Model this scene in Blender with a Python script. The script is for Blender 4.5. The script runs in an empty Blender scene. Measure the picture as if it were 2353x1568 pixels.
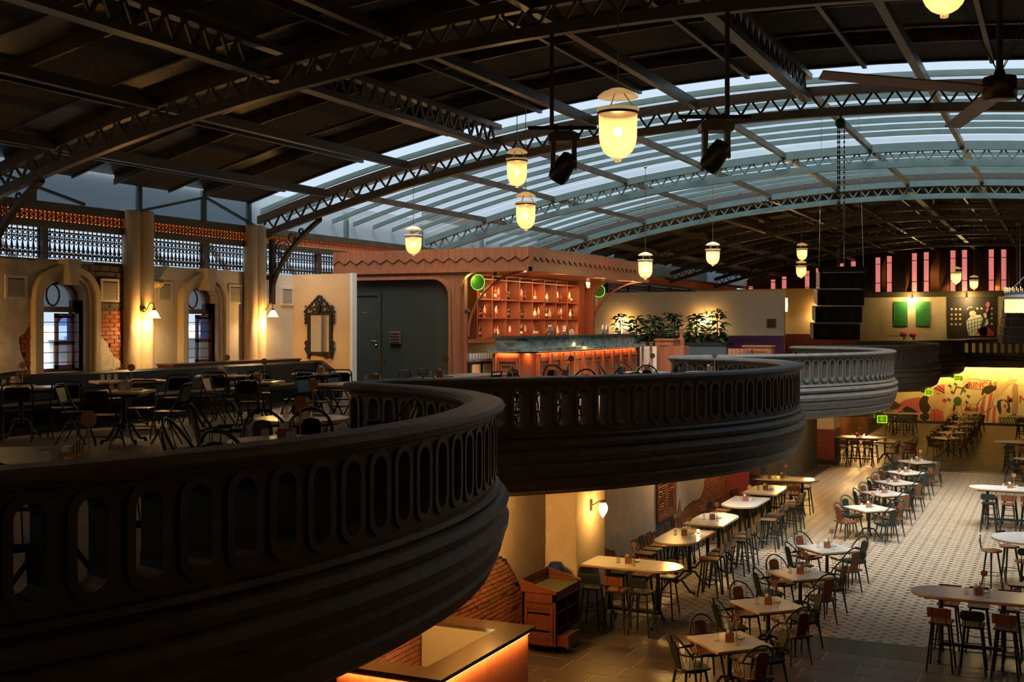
import bpy, math, random
from mathutils import Vector, Matrix
RND = random.Random(11)
PI = math.pi
SC = bpy.context.scene
COL = SC.collection

# ---------------------------------------------------------------- camera
FPX, CX, YH, CAMZ = 2700.0, 1176.5, 746.0, 5.3
PSI = math.atan((2436 - CX) / FPX)
SN, CS = math.sin(PSI), math.cos(PSI)
cam_d = bpy.data.cameras.new('camera'); cam = bpy.data.objects.new('camera', cam_d); COL.objects.link(cam)
cam.location = (0, 0, CAMZ); cam.rotation_euler = (PI / 2, 0, PSI)
cam_d.sensor_width = 36; cam_d.sensor_fit = 'HORIZONTAL'; cam_d.lens = 36 * FPX / 2353
cam_d.shift_y = -(784 - YH) / 2353; cam_d.clip_end = 400; cam_d.clip_start = 0.05
SC.camera = cam
# ---------------------------------------------------------------- world, sun, exposure
SC.view_settings.view_transform = 'Standard'; SC.view_settings.look = 'None'
SC.view_settings.gamma = 1; SC.view_settings.use_curve_mapping = False
SC.view_settings.exposure = 0.55
wd = bpy.data.worlds.new('overcast_sky'); SC.world = wd; wd.use_nodes = True
wd.node_tree.nodes['Background'].inputs[0].default_value = (0.60, 0.74, 0.90, 1)
wd.node_tree.nodes['Background'].inputs[1].default_value = 0.74
sun_d = bpy.data.lights.new('hazy_sun', 'SUN'); sun_d.energy = 10.0; sun_d.angle = math.radians(50); sun_d.color = (1.0, 0.97, 0.92)
sun = bpy.data.objects.new('hazy_sun', sun_d); COL.objects.link(sun); sun.rotation_euler = (math.radians(26), math.radians(10), 0)
SC.cycles.max_bounces = 6; SC.cycles.diffuse_bounces = 3; SC.cycles.glossy_bounces = 3; SC.cycles.transmission_bounces = 4
SC.cycles.transparent_max_bounces = 12; SC.cycles.caustics_reflective = False; SC.cycles.caustics_refractive = False
SC.cycles.sample_clamp_indirect = 4.0

# ---------------------------------------------------------------- photo pixel -> place (on a floor, or on a wall plane)
def onZ(x, y, z):
    d = FPX * (CAMZ - z) / (y - YH); r = d * (x - CX) / FPX
    return (r * CS - d * SN, r * SN + d * CS)
def onY(x, y, Y0):
    k = (x - CX) / FPX; d = Y0 / (k * SN + CS); return (d * (k * CS - SN), CAMZ - (y - YH) / FPX * d)
def onX(x, y, X0):
    k = (x - CX) / FPX; d = X0 / (k * CS - SN); return (d * (k * SN + CS), CAMZ - (y - YH) / FPX * d)
def at_depth(x, y, d):
    r = d * (x - CX) / FPX
    return Vector((r * CS - d * SN, r * SN + d * CS, CAMZ - (y - YH) / FPX * d))

# ---------------------------------------------------------------- mesh helpers
class MB:
    def __init__(s): s.v = []; s.f = []
    def add(s, vs, fs, M=None):
        b = len(s.v)
        s.v += [tuple(M @ Vector(p)) for p in vs] if M is not None else [tuple(p) for p in vs]
        s.f += [tuple(i + b for i in q) for q in fs]
        return s
    def bx(s, x0, x1, y0, y1, z0, z1, M=None):
        return s.add([(x0,y0,z0),(x1,y0,z0),(x1,y1,z0),(x0,y1,z0),(x0,y0,z1),(x1,y0,z1),(x1,y1,z1),(x0,y1,z1)],
            [(0,3,2,1),(4,5,6,7),(0,1,5,4),(1,2,6,5),(2,3,7,6),(3,0,4,7)], M)
    def cb(s, x0, x1, y0, y1, z0, z1, c=0.01, M=None):   # chamfered top edge box
        return s.add([(x0,y0,z0),(x1,y0,z0),(x1,y1,z0),(x0,y1,z0),(x0,y0,z1-c),(x1,y0,z1-c),(x1,y1,z1-c),(x0,y1,z1-c),
             (x0+c,y0+c,z1),(x1-c,y0+c,z1),(x1-c,y1-c,z1),(x0+c,y1-c,z1)],
            [(0,3,2,1),(0,1,5,4),(1,2,6,5),(2,3,7,6),(3,0,4,7),(4,5,9,8),(5,6,10,9),(6,7,11,10),(7,4,8,11),(8,9,10,11)], M)
    def box(s, c, d, rz=0, M=None):
        T = Matrix.Translation(c) @ Matrix.Rotation(rz, 4, 'Z')
        if M is not None: T = M @ T
        return s.bx(-d[0]/2, d[0]/2, -d[1]/2, d[1]/2, -d[2]/2, d[2]/2, T)
    def beam(s, a, b, w, h, up=(0,0,1)):   # box from a to b
        a = Vector(a); b = Vector(b); t = (b - a); L = t.length; t.normalize()
        u = Vector(up); sd = t.cross(u)
        if sd.length < 1e-5: sd = t.cross(Vector((1,0,0)))
        sd.normalize(); u = sd.cross(t)
        vs = []
        for q in (a, b):
            for i, j in ((-1,-1),(1,-1),(1,1),(-1,1)): vs.append(q + sd*(i*w/2) + u*(j*h/2))
        return s.add(vs, [(0,1,2,3),(7,6,5,4),(0,4,5,1),(1,5,6,2),(2,6,7,3),(3,7,4,0)])
    def tube(s, pts, r, n=6, closed=False, M=None):
        P = [Vector(p) for p in pts]; m = len(P); rr = r if isinstance(r, (list, tuple)) else [r]*m
        vs = []; prev = None
        for i in range(m):
            if closed: t = P[(i+1) % m] - P[i-1]
            else: t = P[min(i+1, m-1)] - P[max(i-1, 0)]
            t.normalize()
            if prev is None:
                a = Vector((0,0,1)) if abs(t.z) < .9 else Vector((1,0,0)); prev = t.cross(a).normalized()
            prev = (prev - t*prev.dot(t)).normalized(); b = t.cross(prev)
            for j in range(n):
                an = 2*PI*j/n; vs.append(P[i] + (prev*math.cos(an) + b*math.sin(an))*rr[i])
        fs = []
        for i in range(m if closed else m-1):
            for j in range(n):
                k = (i+1) % m; fs.append((i*n+j, i*n+(j+1)%n, k*n+(j+1)%n, k*n+j))
        if not closed: fs += [tuple(range(n-1,-1,-1)), tuple((m-1)*n+j for j in range(n))]
        return s.add(vs, fs, M)
    def lathe(s, prof, n=16, c=(0,0,0), M=None):
        vs = []; fs = []
        for r, z in prof:
            for j in range(n):
                an = 2*PI*j/n; vs.append((c[0]+r*math.cos(an), c[1]+r*math.sin(an), c[2]+z))
        for i in range(len(prof)-1):
            for j in range(n): fs.append((i*n+j, i*n+(j+1)%n, (i+1)*n+(j+1)%n, (i+1)*n+j))
        if prof[0][0] > 1e-4: fs.append(tuple(range(n-1,-1,-1)))
        if prof[-1][0] > 1e-4: fs.append(tuple((len(prof)-1)*n+j for j in range(n)))
        return s.add(vs, fs, M)
    def prism(s, poly, t0, t1, M=None):   # polygon (u,v) extruded along local z
        n = len(poly); a = sum(poly[i][0]*poly[(i+1)%n][1]-poly[(i+1)%n][0]*poly[i][1] for i in range(n))
        if a < 0: poly = poly[::-1]
        vs = [(u,v,t0) for u,v in poly] + [(u,v,t1) for u,v in poly]
        fs = [tuple(range(n-1,-1,-1)), tuple(range(n,2*n))] + [(i,(i+1)%n,n+(i+1)%n,n+i) for i in range(n)]
        return s.add(vs, fs, M)
    def ring(s, outer, inner, t0, t1, M=None):   # two loops with equal counts
        n = len(outer); vs = [(u,v,t0) for u,v in outer]+[(u,v,t0) for u,v in inner]+[(u,v,t1) for u,v in outer]+[(u,v,t1) for u,v in inner]
        fs = []
        for i in range(n):
            j = (i+1)%n
            fs += [(i,n+i,n+j,j),(2*n+i,2*n+j,3*n+j,3*n+i),(i,j,2*n+j,2*n+i),(n+j,n+i,3*n+i,3*n+j)]
        return s.add(vs, fs, M)
    def sweep(s, prof, path, closed=False):   # prof [(o,z)], path [(x,y,nx,ny)] -> closed profile
        n = len(prof); m = len(path); vs = []; fs = []
        for x,y,nx,ny in path:
            for o,z in prof: vs.append((x+nx*o, y+ny*o, z))
        for i in range(m if closed else m-1):
            k = (i+1)%m
            for j in range(n): fs.append((i*n+j, k*n+j, k*n+(j+1)%n, i*n+(j+1)%n))
        if not closed: fs += [tuple(range(n)), tuple((m-1)*n+j for j in range(n-1,-1,-1))]
        return s.add(vs, fs)
    def ball(s, c, r, n=10, m=7, sc=(1,1,1), M=None):
        prof = [(max(1e-5, math.sin(PI*i/m)), -math.cos(PI*i/m)) for i in range(m+1)]
        T = Matrix.Translation(c) @ Matrix.Diagonal((r*sc[0], r*sc[1], r*sc[2], 1))
        if M is not None: T = M @ T
        return s.lathe(prof, n, (0,0,0), T)
    def mesh(s, name, mat, smooth=False):
        me = bpy.data.meshes.new(name); me.from_pydata(s.v, [], s.f); me.update()
        if mat is not None: me.materials.append(mat)
        if smooth: me.polygons.foreach_set('use_smooth', [True]*len(me.polygons))
        return me
    def build(s, name, mat, parent=None, smooth=False, **kw):
        return link(name, s.mesh(name, mat, smooth), parent, **kw)
def link(name, me, parent=None, loc=None, rz=None, label=None, cat=None, group=None, kind=None):
    o = bpy.data.objects.new(name, me); COL.objects.link(o)
    if parent is not None: o.parent = parent
    if loc is not None: o.location = loc
    if rz is not None: o.rotation_euler = (0, 0, rz)
    return tag(o, label, cat, group, kind)
def tag(o, label=None, cat=None, group=None, kind=None):
    if label: o['label'] = label
    if cat: o['category'] = cat
    if group: o['group'] = group
    if kind: o['kind'] = kind
    return o
def thing(name, label, cat, loc=(0,0,0), rz=0, group=None, kind=None):
    o = bpy.data.objects.new(name, None); COL.objects.link(o); o.empty_display_size = .1
    o.location = loc; o.rotation_euler = (0,0,rz)
    return tag(o, label, cat, group, kind)
KIDS = {}
def copy_tree(root, loc, rz=0, label=None, group=None):
    c = root.copy(); COL.objects.link(c); c.location = loc; c.rotation_euler = (0,0,rz)
    if label: c['label'] = label
    if group: c['group'] = group
    for ch in list(root.children):
        k = ch.copy(); COL.objects.link(k); k.parent = c
        for g in list(ch.children):
            q = g.copy(); COL.objects.link(q); q.parent = k
    return c
def text_mesh(cu):      # lettering as real mesh
    o = bpy.data.objects.new('lettering', cu); COL.objects.link(o); bpy.context.view_layer.update()
    me = bpy.data.meshes.new_from_object(o.evaluated_get(bpy.context.evaluated_depsgraph_get()))
    bpy.data.objects.remove(o); r = bpy.data.objects.new('lettering', me); COL.objects.link(r); return r
class Kind:     # one prototype, first use moves it, later uses copy it
    def __init__(s, maker): s.maker = maker; s.root = None
    def put(s, loc, rz, label, group=None):
        if s.root is None:
            s.root = s.maker(); r = s.root; r.location = loc; r.rotation_euler = (0,0,rz); tag(r, label, None, group); return r
        return copy_tree(s.root, loc, rz, label, group)
MYZ = Matrix(((0,0,1,0),(1,0,0,0),(0,1,0,0),(0,0,0,1)))      # local (u,v,w) -> (X=w, Y=u, Z=v)
MXZ = Matrix(((1,0,0,0),(0,0,-1,0),(0,1,0,0),(0,0,0,1)))     # local (u,v,w) -> (X=u, Y=-w, Z=v)
def TR(x, y, z): return Matrix.Translation((x, y, z))
def RZ(a): return Matrix.Rotation(a, 4, 'Z')

# ---------------------------------------------------------------- materials
MATS = {}
def mat(name, c, c2=None, rough=.6, metal=0, scale=6, bump=0, stretch=None, em=None, ems=0, spec=.5, coat=0):
    if name in MATS: return MATS[name]
    m = bpy.data.materials.new(name); MATS[name] = m; m.use_nodes = True
    nt = m.node_tree; b = nt.nodes['Principled BSDF']
    b.inputs['Roughness'].default_value = rough; b.inputs['Metallic'].default_value = metal
    b.inputs['Specular IOR Level'].default_value = spec
    if coat: b.inputs['Coat Weight'].default_value = coat; b.inputs['Coat Roughness'].default_value = .15
    b.inputs['Base Color'].default_value = (*c, 1)
    if c2 is not None or bump:
        tc = nt.nodes.new('ShaderNodeTexCoord'); mp = nt.nodes.new('ShaderNodeMapping'); nz = nt.nodes.new('ShaderNodeTexNoise')
        nt.links.new(tc.outputs['Object'], mp.inputs[0]); nt.links.new(mp.outputs[0], nz.inputs['Vector'])
        if stretch: mp.inputs['Scale'].default_value = stretch
        nz.inputs['Scale'].default_value = scale; nz.inputs['Detail'].default_value = 5; nz.inputs['Roughness'].default_value = .65
        if c2 is not None:
            cr = nt.nodes.new('ShaderNodeValToRGB'); cr.color_ramp.elements[0].position = .3; cr.color_ramp.elements[1].position = .7
            cr.color_ramp.elements[0].color = (*c, 1); cr.color_ramp.elements[1].color = (*c2, 1)
            nt.links.new(nz.outputs['Fac'], cr.inputs[0]); nt.links.new(cr.outputs[0], b.inputs['Base Color'])
        if bump:
            bp = nt.nodes.new('ShaderNodeBump'); bp.inputs['Strength'].default_value = bump; bp.inputs['Distance'].default_value = .03
            nt.links.new(nz.outputs['Fac'], bp.inputs['Height']); nt.links.new(bp.outputs[0], b.inputs['Normal'])
    if em: b.inputs['Emission Color'].default_value = (*em, 1); b.inputs['Emission Strength'].default_value = ems
    return m
def emit(name, c, s):
    return mat(name, c, rough=.6, em=c, ems=s)
def thin(name, col, alpha, rough=.05, em=None, ems=0, diffuse=None):   # thin glass: see-through + sheen
    if name in MATS: return MATS[name]
    m = bpy.data.materials.new(name); MATS[name] = m; m.use_nodes = True; nt = m.node_tree
    b = nt.nodes['Principled BSDF']; out = nt.nodes['Material Output']
    b.inputs['Base Color'].default_value = (*(diffuse or col), 1); b.inputs['Roughness'].default_value = rough
    if em: b.inputs['Emission Color'].default_value = (*em, 1); b.inputs['Emission Strength'].default_value = ems
    t = nt.nodes.new('ShaderNodeBsdfTransparent'); t.inputs[0].default_value = (*col, 1)
    mx = nt.nodes.new('ShaderNodeMixShader'); mx.inputs[0].default_value = alpha
    nt.links.new(t.outputs[0], mx.inputs[1]); nt.links.new(b.outputs[0], mx.inputs[2]); nt.links.new(mx.outputs[0], out.inputs['Surface'])
    return m
LAMP_K = 3.2
def point(name, loc, power, col=(1,.62,.25), r=.05, parent=None):
    l = bpy.data.lights.new(name, 'POINT'); l.energy = power*LAMP_K; l.color = col; l.shadow_soft_size = r
    o = bpy.data.objects.new(name, l); COL.objects.link(o); o.location = loc
    if parent is not None: o.parent = parent
    return o
def strip_light(name, loc, size, power, col, rot, parent=None):
    l = bpy.data.lights.new(name, 'AREA'); l.shape = 'RECTANGLE'; l.size, l.size_y = size; l.energy = power*LAMP_K; l.color = col
    o = bpy.data.objects.new(name, l); COL.objects.link(o); o.location = loc; o.rotation_euler = rot
    if parent is not None: o.parent = parent
    return o
M_iron = mat('blackened_iron', (.018,.017,.016), (.03,.026,.022), .45, .3, 8)
M_brownsteel = mat('bronze_painted_steel', (.055,.042,.029), (.08,.06,.04), .4, .3, 5)
M_teal = mat('teal_painted_steel', (.050,.085,.085), (.07,.11,.11), .45, .2, 4)
M_deck = mat('corrugated_deck', (.10,.095,.09), (.14,.13,.12), .25, .75, 3, .25, (1,40,1))
M_panel = mat('rough_acoustic_board', (.025,.022,.018), (.085,.072,.056), .95, 0, 14, .9)
M_concrete = mat('dark_cast_concrete', (.055,.050,.046), (.10,.092,.082), .55, .1, 5, .25)
M_cream = mat('cream_plaster', (.60,.52,.40), (.68,.60,.47), .75, 0, 2.5, .06)
M_plaster = mat('aged_lime_plaster', (.50,.41,.31), (.78,.68,.55), .9, 0, 4.5, .8)
M_mortar = mat('grey_mortar', (.07,.058,.048), (.15,.125,.10), .95, 0, 12, .5)
M_stone = mat('buff_stone_trim', (.58,.46,.31), (.66,.54,.38), .7, 0, 5, .08)
M_brick = mat('red_brick', (.30,.09,.045), (.45,.17,.09), .9, 0, 9, .5)
M_brick2 = mat('brown_brick', (.22,.11,.07), (.34,.17,.10), .9, 0, 9, .5)
M_bar = mat('teak_panelling', (.155,.046,.019), (.24,.078,.032), .45, 0, 3, .08, (6,6,.6))
M_wood = mat('reddish_wood', (.145,.048,.02), (.22,.08,.033), .4, 0, 4, .06, (1.2,8,8))
M_darkwood = mat('dark_window_wood', (.075,.032,.022), (.12,.05,.032), .45, 0, 4, .06, (4,4,.6))
M_white = mat('white_quartz_top', (.66,.63,.60), (.72,.70,.67), .22, 0, 40)
M_edge = mat('table_edge_wood', (.45,.28,.13), (.55,.36,.18), .5, 0, 8)
M_green = mat('green_painted_metal', (.013,.022,.019), (.02,.032,.028), .42, .2, 6)
M_black = mat('black_leather', (.005,.0055,.006), (.009,.0095,.010), .5, 0, 9, .08, spec=.2)
M_brass = mat('brass', (.55,.33,.12), None, .3, 1)
M_chrome = mat('steel', (.6,.6,.6), None, .2, 1)
M_slate = mat('mezzanine_slate', (.046,.040,.034), (.085,.075,.062), .6, 0, 3, .35, spec=.3)
M_paper = mat('white_paper', (.8,.78,.74), None, .8)
M_china = mat('white_china', (.75,.74,.7), None, .15)
M_glassware = thin('clear_tumbler', (.97,.97,.95), .25, .05, diffuse=(.85,.83,.8))
M_bulbwarm = emit('warm_bulb', (1,.70,.30), 14)
M_marble = mat('green_marble', (.02,.035,.035), (.22,.27,.26), .15, 0, 3.2, 0, (1,1,2.2))
# ================================================================ ROOM SHELL
AX = -4.08                      # hall axis
XW, XE, Y0, Y1 = -16.2, 8.04, -6.0, 66.5
ZM = 3.6                        # mezzanine floor
XL = -8.35                      # lower hall wall
XP = -7.72                      # pillar face
def zlow(x): return 9.0 - 40.5 + math.sqrt(40.5**2 - (x - AX)**2)

# ---------------- patterned tile material
def tile_mat():
    m = bpy.data.materials.new('encaustic_star_tile'); m.use_nodes = True; nt = m.node_tree; N = nt.nodes.new; Lk = nt.links.new
    b = nt.nodes['Principled BSDF']; b.inputs['Roughness'].default_value = .38
    g = N('ShaderNodeNewGeometry'); sp = N('ShaderNodeSeparateXYZ'); Lk(g.outputs['Position'], sp.inputs[0])
    def ma(op, a, bb=None):
        n = N('ShaderNodeMath'); n.operation = op
        for i, q in enumerate((a, bb)):
            if q is None: continue
            if isinstance(q, (int, float)): n.inputs[i].default_value = q
            else: Lk(q, n.inputs[i])
        return n.outputs[0]
    P = .26
    def cell(c, off):
        t = ma('ADD', ma('MULTIPLY', c, 1/P), off); fr = ma('FRACT', t); return ma('ABSOLUTE', ma('SUBTRACT', fr, .5)), ma('FLOOR', t)
    def star(off):
        u, iu = cell(sp.outputs[0], 100+off); v, iv = cell(sp.outputs[1], 100+off)
        s = ma('MINIMUM', ma('MAXIMUM', u, v), ma('MULTIPLY', ma('ADD', u, v), .7071)); return s, u, v
    s1, u1, v1 = star(0.0); s2, u2, v2 = star(.5)
    cream = (.44,.335,.22); blue = (.17,.17,.195); plum = (.085,.055,.058); grey = (.13,.105,.12)
    def sel(f, a, c):
        n = N('ShaderNodeMix'); n.data_type = 'RGBA'; Lk(f, n.inputs[0])
        for idx, q in ((6, a), (7, c)):
            if isinstance(q, tuple): n.inputs[idx].default_value = (*q, 1)
            else: Lk(q, n.inputs[idx])
        return n.outputs[2]
    c0 = sel(ma('LESS_THAN', s1, .235), cream, blue); c1 = sel(ma('LESS_THAN', s1, .215), c0, cream)
    c2 = sel(ma('LESS_THAN', s1, .165), c1, plum)
    c3 = sel(ma('LESS_THAN', s2, .20), c2, blue); c4 = sel(ma('LESS_THAN', s2, .18), c3, cream); c5 = sel(ma('LESS_THAN', s2, .125), c4, grey)
    ln = ma('LESS_THAN', ma('ABSOLUTE', ma('SUBTRACT', u1, v1)), .012); c6 = sel(ma('MULTIPLY', ln, ma('GREATER_THAN', s1, .165)), c5, blue)
    nz = N('ShaderNodeTexNoise'); nz.inputs['Scale'].default_value = 3.0; Lk(g.outputs['Position'], nz.inputs['Vector'])
    hs = N('ShaderNodeHueSaturation'); Lk(c6, hs.inputs['Color']); Lk(ma('ADD', ma('MULTIPLY', nz.outputs['Fac'], .5), .75), hs.inputs['Value'])
    Lk(hs.outputs[0], b.inputs['Base Color'])
    return m
M_tile = tile_mat()
M_pav = [mat('slate_paver_a', (.058,.040,.032), (.095,.068,.054), .36, 0, 5, .3), mat('slate_paver_b', (.070,.048,.036), (.11,.08,.06), .38, 0, 5, .3),
         mat('slate_paver_c', (.045,.034,.029), (.075,.057,.048), .32, 0, 5, .3)]
M_joint = mat('pale_floor_joint', (.42,.35,.28), None, .9)
M_border = mat('dark_slate_border', (.022,.024,.024), (.05,.052,.05), .3, 0, 4, .12)

fl = MB().bx(XW-.3, XE+.3, Y0, Y1+.3, -.4, -.004).build('floor', M_joint, kind='structure', label='lower hall floor of slate pavers around a patterned tile field', cat='floor')
TY0, TY1 = 20.33, 44.9
# tiles: 300 nearest as parts, the rest joined
TS = .26; tm = MB().bx(.002,TS-.002,.002,TS-.002,-.02,0).mesh('tile', M_tile); rest = MB(); cnt = 0
for j in range(int((TY1-TY0)/TS)):
    for i in range(-29, 4):
        x = i*TS - .20; y = TY0 + j*TS
        if x > XP - .02 - .2 and cnt < 300 and -6.6 < x < -.7:
            link('tile', tm, fl, (x, y, 0)); cnt += 1
        else: rest.bx(x+.002, x+TS-.002, y+.002, y+TS-.002, -.02, 0)
rest.build('tile_field', M_tile, fl, kind='stuff')
# dark border slabs round the tile field
for k in range(10):
    x = -7.72 + k*.95
    MB().bx(x+.004, x+.946, 19.42, 20.325, -.03, 0).build('border_slab', M_border, fl)
    MB().bx(x+.004, x+.946, 44.905, 45.75, -.03, 0).build('border_slab', M_border, fl)
for k in range(26):
    y = 20.35 + k*.98
    if y > 44.6: continue
    MB().bx(XL, -7.745, y+.004, y+.996, -.03, 0).build('border_slab', M_border, fl)
# pavers
PM = [MB().bx(.012,.888,.012,.538,-.03,0).mesh('paver', m) for m in M_pav]
PB = [MB(), MB(), MB()]; cnt = 0
def lay(ya, yb, x0, x1, limit):
    global cnt
    row = 0; y = yb - .55
    rows = []
    while y > ya - .55: rows.append(y); y -= .55
    for y in rows:
        x = x0 - RND.random()*.9
        while x < x1:
            k = RND.choice((0,0,1,1,2))
            if cnt < limit: link('paver', PM[k], fl, (x, y, 0)); cnt += 1
            else: PB[k].bx(x+.008, x+.892, y+.008, y+.542, -.03, 0)
            x += .9
lay(12.0, 19.42, XL+.85, 1.0, 150); lay(45.75, Y1, XL+.85, 1.0, 300)
for k in range(3): PB[k].build('paver_field', M_pav[k], fl, kind='stuff')

# ---------------- mezzanine balcony: wavy plan
PER, V0 = 13.0, 12.3 - 13.0
CP = [(0.05,-7.6),(0.5,-7.42),(1.1,-6.95),(1.9,-6.2),(3.1,-5.3),(4.9,-4.45),(6.2,-4.1),(7.4,-4.0),(8.7,-4.1),(9.9,-4.4),(10.9,-4.85),(11.75,-5.5),(12.35,-6.25),(12.7,-6.95),(12.88,-7.45)]
raw = []
for n in range(-1, 6):
    for oy, x in CP: raw.append(Vector((x, V0 + n*PER + oy)))
dense = []
for i in range(1, len(raw)-2):
    p0, p1, p2, p3 = raw[i-1], raw[i], raw[i+1], raw[i+2]
    for k in range(14):
        t = k/14
        dense.append(.5*((2*p1) + (p2-p0)*t + (2*p0-5*p1+4*p2-p3)*t*t + (3*p1-p0-3*p2+p3)*t**3))
ARC = [0.0]
for i in range(1, len(dense)): ARC.append(ARC[-1] + (dense[i]-dense[i-1]).length)
import bisect
def cpos(s):
    i = min(max(bisect.bisect(ARC, s) - 1, 0), len(dense)-2); t = (s-ARC[i])/max(1e-9, ARC[i+1]-ARC[i])
    return dense[i].lerp(dense[i+1], t)
def cfr(s):      # position and outward normal
    p = cpos(s); a = cpos(s-.03); b = cpos(s+.03); t = (b-a).normalized(); return p.x, p.y, t.y, -t.x
def s_at_y(y):
    lo, hi = 0.0, ARC[-1]
    for _ in range(50):
        m = (lo+hi)/2
        if cpos(m).y < y: lo = m
        else: hi = m
    return lo
RAIL = [(-.38,4.525),(-.385,4.55),(-.36,4.588),(-.30,4.602),(-.08,4.602),(-.025,4.588),(0,4.555),(-.008,4.53),(-.045,4.52),(-.05,4.50),(-.075,4.485),(-.085,4.45),(-.12,4.445),(-.26,4.445),(-.295,4.45),(-.305,4.485),(-.33,4.50),(-.335,4.52)]
CORN = [(-.11,3.86),(-.055,3.845),(-.035,3.81),(-.06,3.785),(.0,3.765),(.035,3.715),(.02,3.665),(-.025,3.645),(.0,3.615),(.035,3.55),(.03,3.485),(-.015,3.455),(.0,3.40),(-.02,3.335),(-.035,3.275),(-.08,3.245),(-.06,3.205),(-.095,3.14),(-.12,3.085),(-.18,3.05),(-.22,3.02),(-.60,3.02),(-.60,3.40),(-.30,3.60),(-.27,3.86)]
ZB, ZT, ZP0, ZP1 = 3.95, 4.43, 3.85, 4.455          # slot bottom/top, panel bottom/top
SW, CELL = .165, .32
def stadium(hw, zb, zt, n=7):
    pts = []
    for k in range(n+1):
        a = PI*k/n; pts.append((hw*math.cos(a), zt-hw+hw*math.sin(a)))
    for k in range(n+1):
        a = PI + PI*k/n; pts.append((hw*math.cos(a), zb+hw+hw*math.sin(a)))
    return pts
HOLE = stadium(SW/2, ZB, ZT); FR = stadium(SW/2+.05, ZB-.05, ZT+.05)
def cell_faces(mb, s0, cw):
    hw = cw/2; n = len(HOLE)
    def P(u, z, o):
        x, y, nx, ny = cfr(s0+u); return (x+nx*o, y+ny*o, z)
    for o, flip in ((-.10, False), (-.27, True)):
        vs = [P(u, z, o) for u, z in HOLE] + [P(-hw,ZP0,o),P(hw,ZP0,o),P(hw,ZP1,o),P(-hw,ZP1,o)]
        bl, br, tr, tl = n, n+1, n+2, n+3; h = n//2
        fs = []
        mid = h//2
        for k in range(0, mid): fs.append((k, tr, k+1))
        fs.append((mid, tr, tl))
        for k in range(mid, h-1): fs.append((k, tl, k+1))
        fs.append((h-1, tl, bl)); fs.append((h-1, bl, h))
        for k in range(h, h+mid): fs.append((k, bl, k+1))
        fs.append((h+mid, bl, br))
        for k in range(h+mid, n-1): fs.append((k, br, k+1))
        fs.append((n-1, br, tr)); fs.append((n-1, tr, 0))
        if not flip: fs = [f[::-1] for f in fs]
        mb.add(vs, fs)
    vs = [P(u,z,-.10) for u,z in HOLE] + [P(u,z,-.27) for u,z in HOLE]
    mb.add(vs, [(i,(i+1)%n,n+(i+1)%n,n+i) for i in range(n)])
frame_me = MB().ring(FR, HOLE, -.075, -.12, MXZ).ring(FR, HOLE, -.25, -.295, MXZ).mesh('slot_frame', M_concrete)
BAY_LABEL = ['dark scalloped concrete balcony bay, the one farthest from the stage mural', 'dark scalloped concrete balcony bay in front of the wooden bar',
    'grey scalloped concrete balcony bay just behind the hanging loudspeaker stack', 'grey scalloped concrete balcony bay second from the end gallery',
    'olive-lit scalloped concrete balcony bay joining the end gallery']
YEND = 59.2
for n in range(5):
    ya, yb = V0 + n*PER + .05, V0 + (n+1)*PER + .05
    if n == 0: ya = .3
    if n == 4: yb = YEND
    sa, sb = s_at_y(ya)+.004, s_at_y(yb)-.004
    bay = thing('balcony_bay', BAY_LABEL[n], 'balcony', (0,0,0), 0, 'scalloped balcony bays')
    m = int((sb-sa)/.09); path = [cfr(sa + (sb-sa)*k/m) for k in range(m+1)]
    MB().sweep(RAIL, path).build('handrail', M_concrete, bay)
    MB().sweep(CORN, path).build('fascia_moulding', M_concrete, bay)
    nc = round((sb-sa)/CELL); cw = (sb-sa)/nc; pm = MB()
    for k in range(nc):
        s0 = sa + (k+.5)*cw; cell_faces(pm, s0, cw)
        x, y, nx, ny = cfr(s0)
        f = link('slot_frame', frame_me, bay, (x, y, 0)); f.rotation_euler = (0,0,math.atan2(ny, nx)+PI/2)
    pm.build('slotted_panel', M_concrete, bay)
# frame_me is built facing -Y (w -> Y=-w): rotate so that its outside looks along the normal
# mezzanine slab
def wave_x(y, o=-.3):
    x, yy, nx, ny = cfr(s_at_y(y)); return x + nx*o
ms = MB(); ys = [Y0 + .25*k for k in range(int((YEND-Y0)/.25)+1)]
tops = []
for y in ys:
    x = wave_x(max(y, .35)); tops.append((x, y))
vs = []
for x, y in tops: vs += [(XW,y,ZM),(x,y,ZM),(XW,y,3.06),(x,y,3.06)]
fs = []
for i in range(len(tops)-1):
    a = 4*i; b = a+4
    fs += [(a,a+1,b+1,b),(a+3,a+2,b+2,b+3),(a+1,a+3,b+3,b+1)]
ms.add(vs, fs).build('floor_mezzanine', M_slate, kind='structure', label='dark slate mezzanine floor with fine stone joints', cat='floor')
MB().bx(XW,-.4,YEND-.1,Y1,3.3,ZM).build('floor_gallery', M_slate, kind='structure', label='end gallery floor slab above the painted wall', cat='floor')
MB().bx(.15,XE,Y0,Y1,3.3,ZM).bx(-1.0,.15,Y0,.6,3.3,ZM).build('floor_opposite', M_slate, kind='structure', label='opposite mezzanine floor slab', cat='floor')
MB().bx(.15,.35,1.2,Y1,ZM,4.5).build('wall_parapet', M_concrete, kind='structure', label='plain dark parapet of the opposite mezzanine', cat='wall')
# dark steel brackets under the balcony noses
for n in range(0, 5):
    yc = V0 + n*PER + 7.3
    if yc > 60: continue
    g = thing('balcony_bracket', 'black cantilever bracket box under balcony bay %s' % ['next to the lower bar','over the near high tables','behind the loudspeaker stack','second from the gallery','beside the gallery'][n], 'bracket', (0,yc,0))
    MB().prism([(XP+.02,2.66),(-4.62,2.84),(-4.62,3.01),(XP+.02,3.01)], -.16, .16, MXZ).build('web_plate', M_iron, g)
    MB().bx(-4.62,-4.5,-.2,.2,2.80,3.01).build('end_plate', M_concrete, g)
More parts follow.
